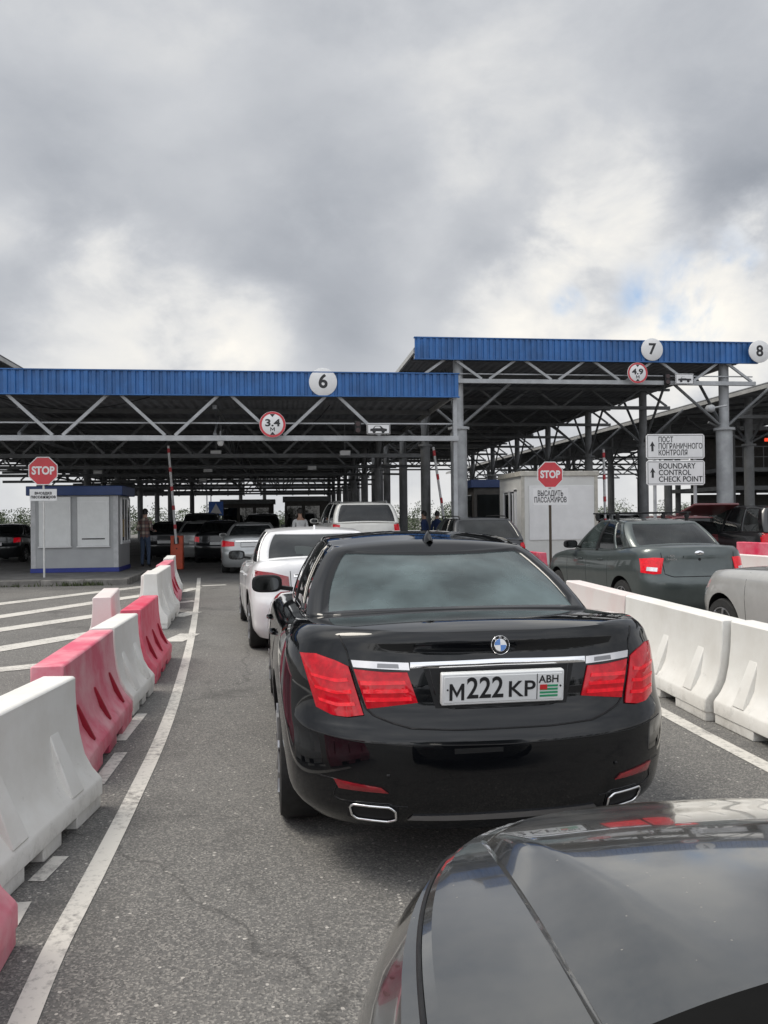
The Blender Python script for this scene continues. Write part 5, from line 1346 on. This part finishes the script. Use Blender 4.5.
person('person in dark blue work clothes beside the pale column, right of the pair', (q.x, q.y, 0), R(-50), J, r, E, dict(f=col(), shirt='navy', trousers='navy', head=5), group='people in blue')

# ================================================================== far trees and lamp posts
lf = MB()
for i in range(400):
    px = random.uniform(-60, 830); D = random.uniform(105, 150); p = atD(px, D); zb_ = -1.6
    if i >= 260: p = Vector((random.uniform(-75, 75), random.uniform(-62, -45), 0)); zb_ = 0  # unseen trees added behind the camera to darken reflections in the car bodies
    hgt = random.uniform(2.6, 5.4)+1.2*noise.noise(Vector((px*.02, 3, 0))); rr = random.uniform(1.2, 2.6)
    for k in range(320):
        u = Vector((random.gauss(0, .5), random.gauss(0, .5), random.uniform(0, 1))); c_ = Vector((p.x+u.x*rr, p.y+u.y*rr, zb_+hgt*(.12+.88*u.z)))
        c_.x = p.x+(c_.x-p.x)*(1.15-.75*u.z**2); s_z = random.uniform(.06, .16)
        a = Vector((random.gauss(0, 1), random.gauss(0, 1), random.gauss(0, 1))).normalized(); b2 = a.orthogonal().normalized()
        lf.add([c_-a*s_z, c_+b2*s_z*.7, c_+a*s_z, c_-b2*s_z*.7], [(0, 1, 2, 3)])
struct(lf.build('far_wood', M['leaf'], None, recalc=False), 'stuff')
for i, (px, D, h) in enumerate(((207, 88, 7.5), (211, 96, 8.5), (241, 92, 7.5), (360, 90, 9), (430, 95, 9))):
    p = atD(px, D); t = thing('lamp_post', ['thin lamp post left of the blue crossing sign', 'thin lamp post above the blue crossing sign', 'thin lamp post between the far booths', 'tall thin lamp post in the gap behind the columns', 'tall thin lamp post left of the pale column'][i], 'lamp post', (p.x, p.y, -.5), 0, 'far lamp posts')
    MB().tube((0, 0, 0), (0, 0, h), .10, 8, 0, .05).build('post', M['pole'], t); MB().bar((0, 0, h), (.9, 0, h+.1), .12, .08).build('lamp_head', M['pole'], t)

# ================================================================== sky and light
SUN_EL, SUN_AZ = R(60), R(-82)        # azimuth measured from straight ahead, towards the left when negative
world = bpy.data.worlds.new('World'); scene.world = world; world.use_nodes = True; nt = world.node_tree
bg = nt.nodes['Background']; out = nt.nodes['World Output']
sky = nd(nt, 'ShaderNodeTexSky', sky_type='NISHITA', sun_disc=False)
# direction towards the sun: high ahead, a little to the left, behind the cloud
sd = (cf*math.cos(SUN_AZ)+cr*math.sin(SUN_AZ)); sd.z = 0; sd.normalize(); sdir = sd*math.cos(SUN_EL)+Vector((0, 0, math.sin(SUN_EL)))
sky.sun_elevation = SUN_EL; sky.sun_rotation = math.atan2(sdir.x, sdir.y); sky.air_density = 1; sky.dust_density = 1.5
nt.links.new(sky.outputs[0], bg.inputs[0]); bg.inputs[1].default_value = .12
tc = nd(nt, 'ShaderNodeTexCoord'); D_ = tc.outputs['Generated']
sx = nd(nt, 'ShaderNodeSeparateXYZ'); nt.links.new(D_, sx.inputs[0])
def mth(op, a, b=None, clamp=False):
    n = nd(nt, 'ShaderNodeMath', operation=op, use_clamp=clamp)
    for i, v in ((0, a), (1, b)):
        if v is None: continue
        if isinstance(v, (int, float)): n.inputs[i].default_value = v
        else: nt.links.new(v, n.inputs[i])
    return n.outputs[0]
zc_ = mth('ADD', mth('MAXIMUM', sx.outputs[2], 0.0), .80)
cb = nd(nt, 'ShaderNodeCombineXYZ'); nt.links.new(mth('DIVIDE', sx.outputs[0], zc_), cb.inputs[0]); nt.links.new(mth('DIVIDE', sx.outputs[1], zc_), cb.inputs[1]); nt.links.new(mth('MULTIPLY', sx.outputs[2], .8), cb.inputs[2])
def noi(s, d, r, dist, off=(0, 0, 0)):
    a = nd(nt, 'ShaderNodeVectorMath', operation='ADD'); nt.links.new(cb.outputs[0], a.inputs[0]); a.inputs[1].default_value = off
    n = nd(nt, 'ShaderNodeTexNoise', i_Scale=s, i_Detail=d, i_Roughness=r, i_Distortion=dist); nt.links.new(a.outputs[0], n.inputs['Vector']); return n.outputs['Fac']
n1 = noi(2.9, 8.0, .50, .25, (3.1, 1.7, 0)); n2 = noi(7.5, 9.0, .56, .2, (7, 2, 0)); n3 = noi(1.1, 4.0, .5, 0.0, (1, 5, 2))
def blob(px, py, rad, soft=1.0):
    """1 at the direction of a patch of sky, falling to 0 at rad radians; edge broken up by the noise"""
    d = ray(px, py).normalized(); v = nd(nt, 'ShaderNodeVectorMath', operation='DISTANCE'); nt.links.new(D_, v.inputs[0]); v.inputs[1].default_value = d
    e = mth('SUBTRACT', v.outputs['Value'], mth('MULTIPLY', mth('SUBTRACT', n2, .5), rad*1.5))
    mr = nd(nt, 'ShaderNodeMapRange', interpolation_type='SMOOTHSTEP', i_1=rad, i_2=rad*(1-soft), i_3=0.0, i_4=1.0); nt.links.new(e, mr.inputs[0]); return mr.outputs[0]
n4 = noi(20.0, 8.0, .6, .2, (4, 4, 1))
val = mth('ADD', mth('MULTIPLY', n1, .50), mth('ADD', mth('MULTIPLY', n2, .26), mth('ADD', mth('MULTIPLY', n3, .24), mth('MULTIPLY', n4, .06))))
for px, py, rad, amt in ((120, 335, .14, .24), (255, 328, .08, .24), (190, 305, .10, .12), (0, 228, .06, .16), (105, 258, .05, .14), (650, 325, .20, .28), (735, 328, .14, .28), (530, 330, .12, .30), (620, 175, .10, .10), (640, 230, .12, .08), (418, 232, .07, .08), (455, 160, .06, .08),
                         (320, 215, .20, -.11), (350, 335, .08, -.10), (60, 190, .18, -.10), (750, 215, .11, -.13), (600, 40, .35, .05), (250, 40, .35, .06), (730, 100, .2, -.04), (480, 260, .12, -.05)):
    val = mth('ADD', val, mth('MULTIPLY', blob(px, py, rad), amt))
# bright cloud round the hidden sun and pale air along the whole horizon
dt = nd(nt, 'ShaderNodeVectorMath', operation='DOT_PRODUCT'); nt.links.new(D_, dt.inputs[0]); dt.inputs[1].default_value = sdir
mr = nd(nt, 'ShaderNodeMapRange', interpolation_type='SMOOTHSTEP', i_1=.80, i_2=1.0, i_3=0.0, i_4=.25); nt.links.new(dt.outputs['Value'], mr.inputs[0]); val = mth('ADD', val, mr.outputs[0])
mr = nd(nt, 'ShaderNodeMapRange', interpolation_type='SMOOTHSTEP', i_1=.16, i_2=-.02, i_3=0.0, i_4=.16); nt.links.new(sx.outputs[2], mr.inputs[0]); val = mth('ADD', val, mr.outputs[0])
val = mth('ADD', val, .035)
rp = nd(nt, 'ShaderNodeValToRGB'); nt.links.new(val, rp.inputs[0]); el = rp.color_ramp.elements
el[0].position = .35; el[0].color = (.215, .232, .262, 1); el[1].position = 1.0; el[1].color = (.70, .675, .625, 1)
for p_, c_ in ((.49, (.31, .326, .355, 1)), (.62, (.405, .418, .44, 1)), (.76, (.55, .55, .545, 1))):
    x = el.new(p_); x.color = c_
cl = nd(nt, 'ShaderNodeBackground'); nt.links.new(rp.outputs[0], cl.inputs[0]); 
mr = nd(nt, 'ShaderNodeMapRange', interpolation_type='SMOOTHSTEP', i_1=.80, i_2=1.0, i_3=1.0, i_4=2.2); nt.links.new(dt.outputs['Value'], mr.inputs[0]); 
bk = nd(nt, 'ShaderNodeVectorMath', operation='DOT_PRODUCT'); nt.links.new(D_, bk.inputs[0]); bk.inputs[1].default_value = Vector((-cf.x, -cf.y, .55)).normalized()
m2 = nd(nt, 'ShaderNodeMapRange', interpolation_type='SMOOTHSTEP', i_1=.05, i_2=.9, i_3=0.0, i_4=1.1); nt.links.new(bk.outputs['Value'], m2.inputs[0])  # glow added to the unseen sky behind the camera, lights rear-facing surfaces
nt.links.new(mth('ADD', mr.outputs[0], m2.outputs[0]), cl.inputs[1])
hole = None
for px, py, rad in ((690, 290, .075), (640, 296, .05), (568, 303, .03), (730, 282, .045)):
    b = blob(px, py, rad, .9); hole = b if hole is None else mth('MAXIMUM', hole, b)
hn = nd(nt, 'ShaderNodeMapRange', interpolation_type='SMOOTHSTEP', i_1=.44, i_2=.58, i_3=0.0, i_4=1.0); nt.links.new(noi(7.0, 6.0, .55, .4, (2, 9, 4)), hn.inputs[0])
hm = mth('MULTIPLY', mth('MULTIPLY', hole, hn.outputs[0]), .9, True)
mx = nd(nt, 'ShaderNodeMixShader'); nt.links.new(hm, mx.inputs[0]); nt.links.new(cl.outputs[0], mx.inputs[1]); nt.links.new(bg.outputs[0], mx.inputs[2]); nt.links.new(mx.outputs[0], out.inputs[0])
sl = bpy.data.lights.new('sun', 'SUN'); sl.energy = 1.5; sl.angle = R(24); sl.color = (1, .93, .82)
so = bpy.data.objects.new('sun', sl); COL.objects.link(so); so.location = (0, -10, 60); so.rotation_euler = sdir.to_track_quat('Z', 'Y').to_euler()

scene.render.engine = 'CYCLES'; scene.render.resolution_x = 768; scene.render.resolution_y = 1024
vs = scene.view_settings; vs.view_transform = 'Standard'; vs.look = 'None'; vs.gamma = 1; vs.exposure = .55; vs.use_curve_mapping = False
scene.cycles.max_bounces = 8; scene.cycles.transparent_max_bounces = 12
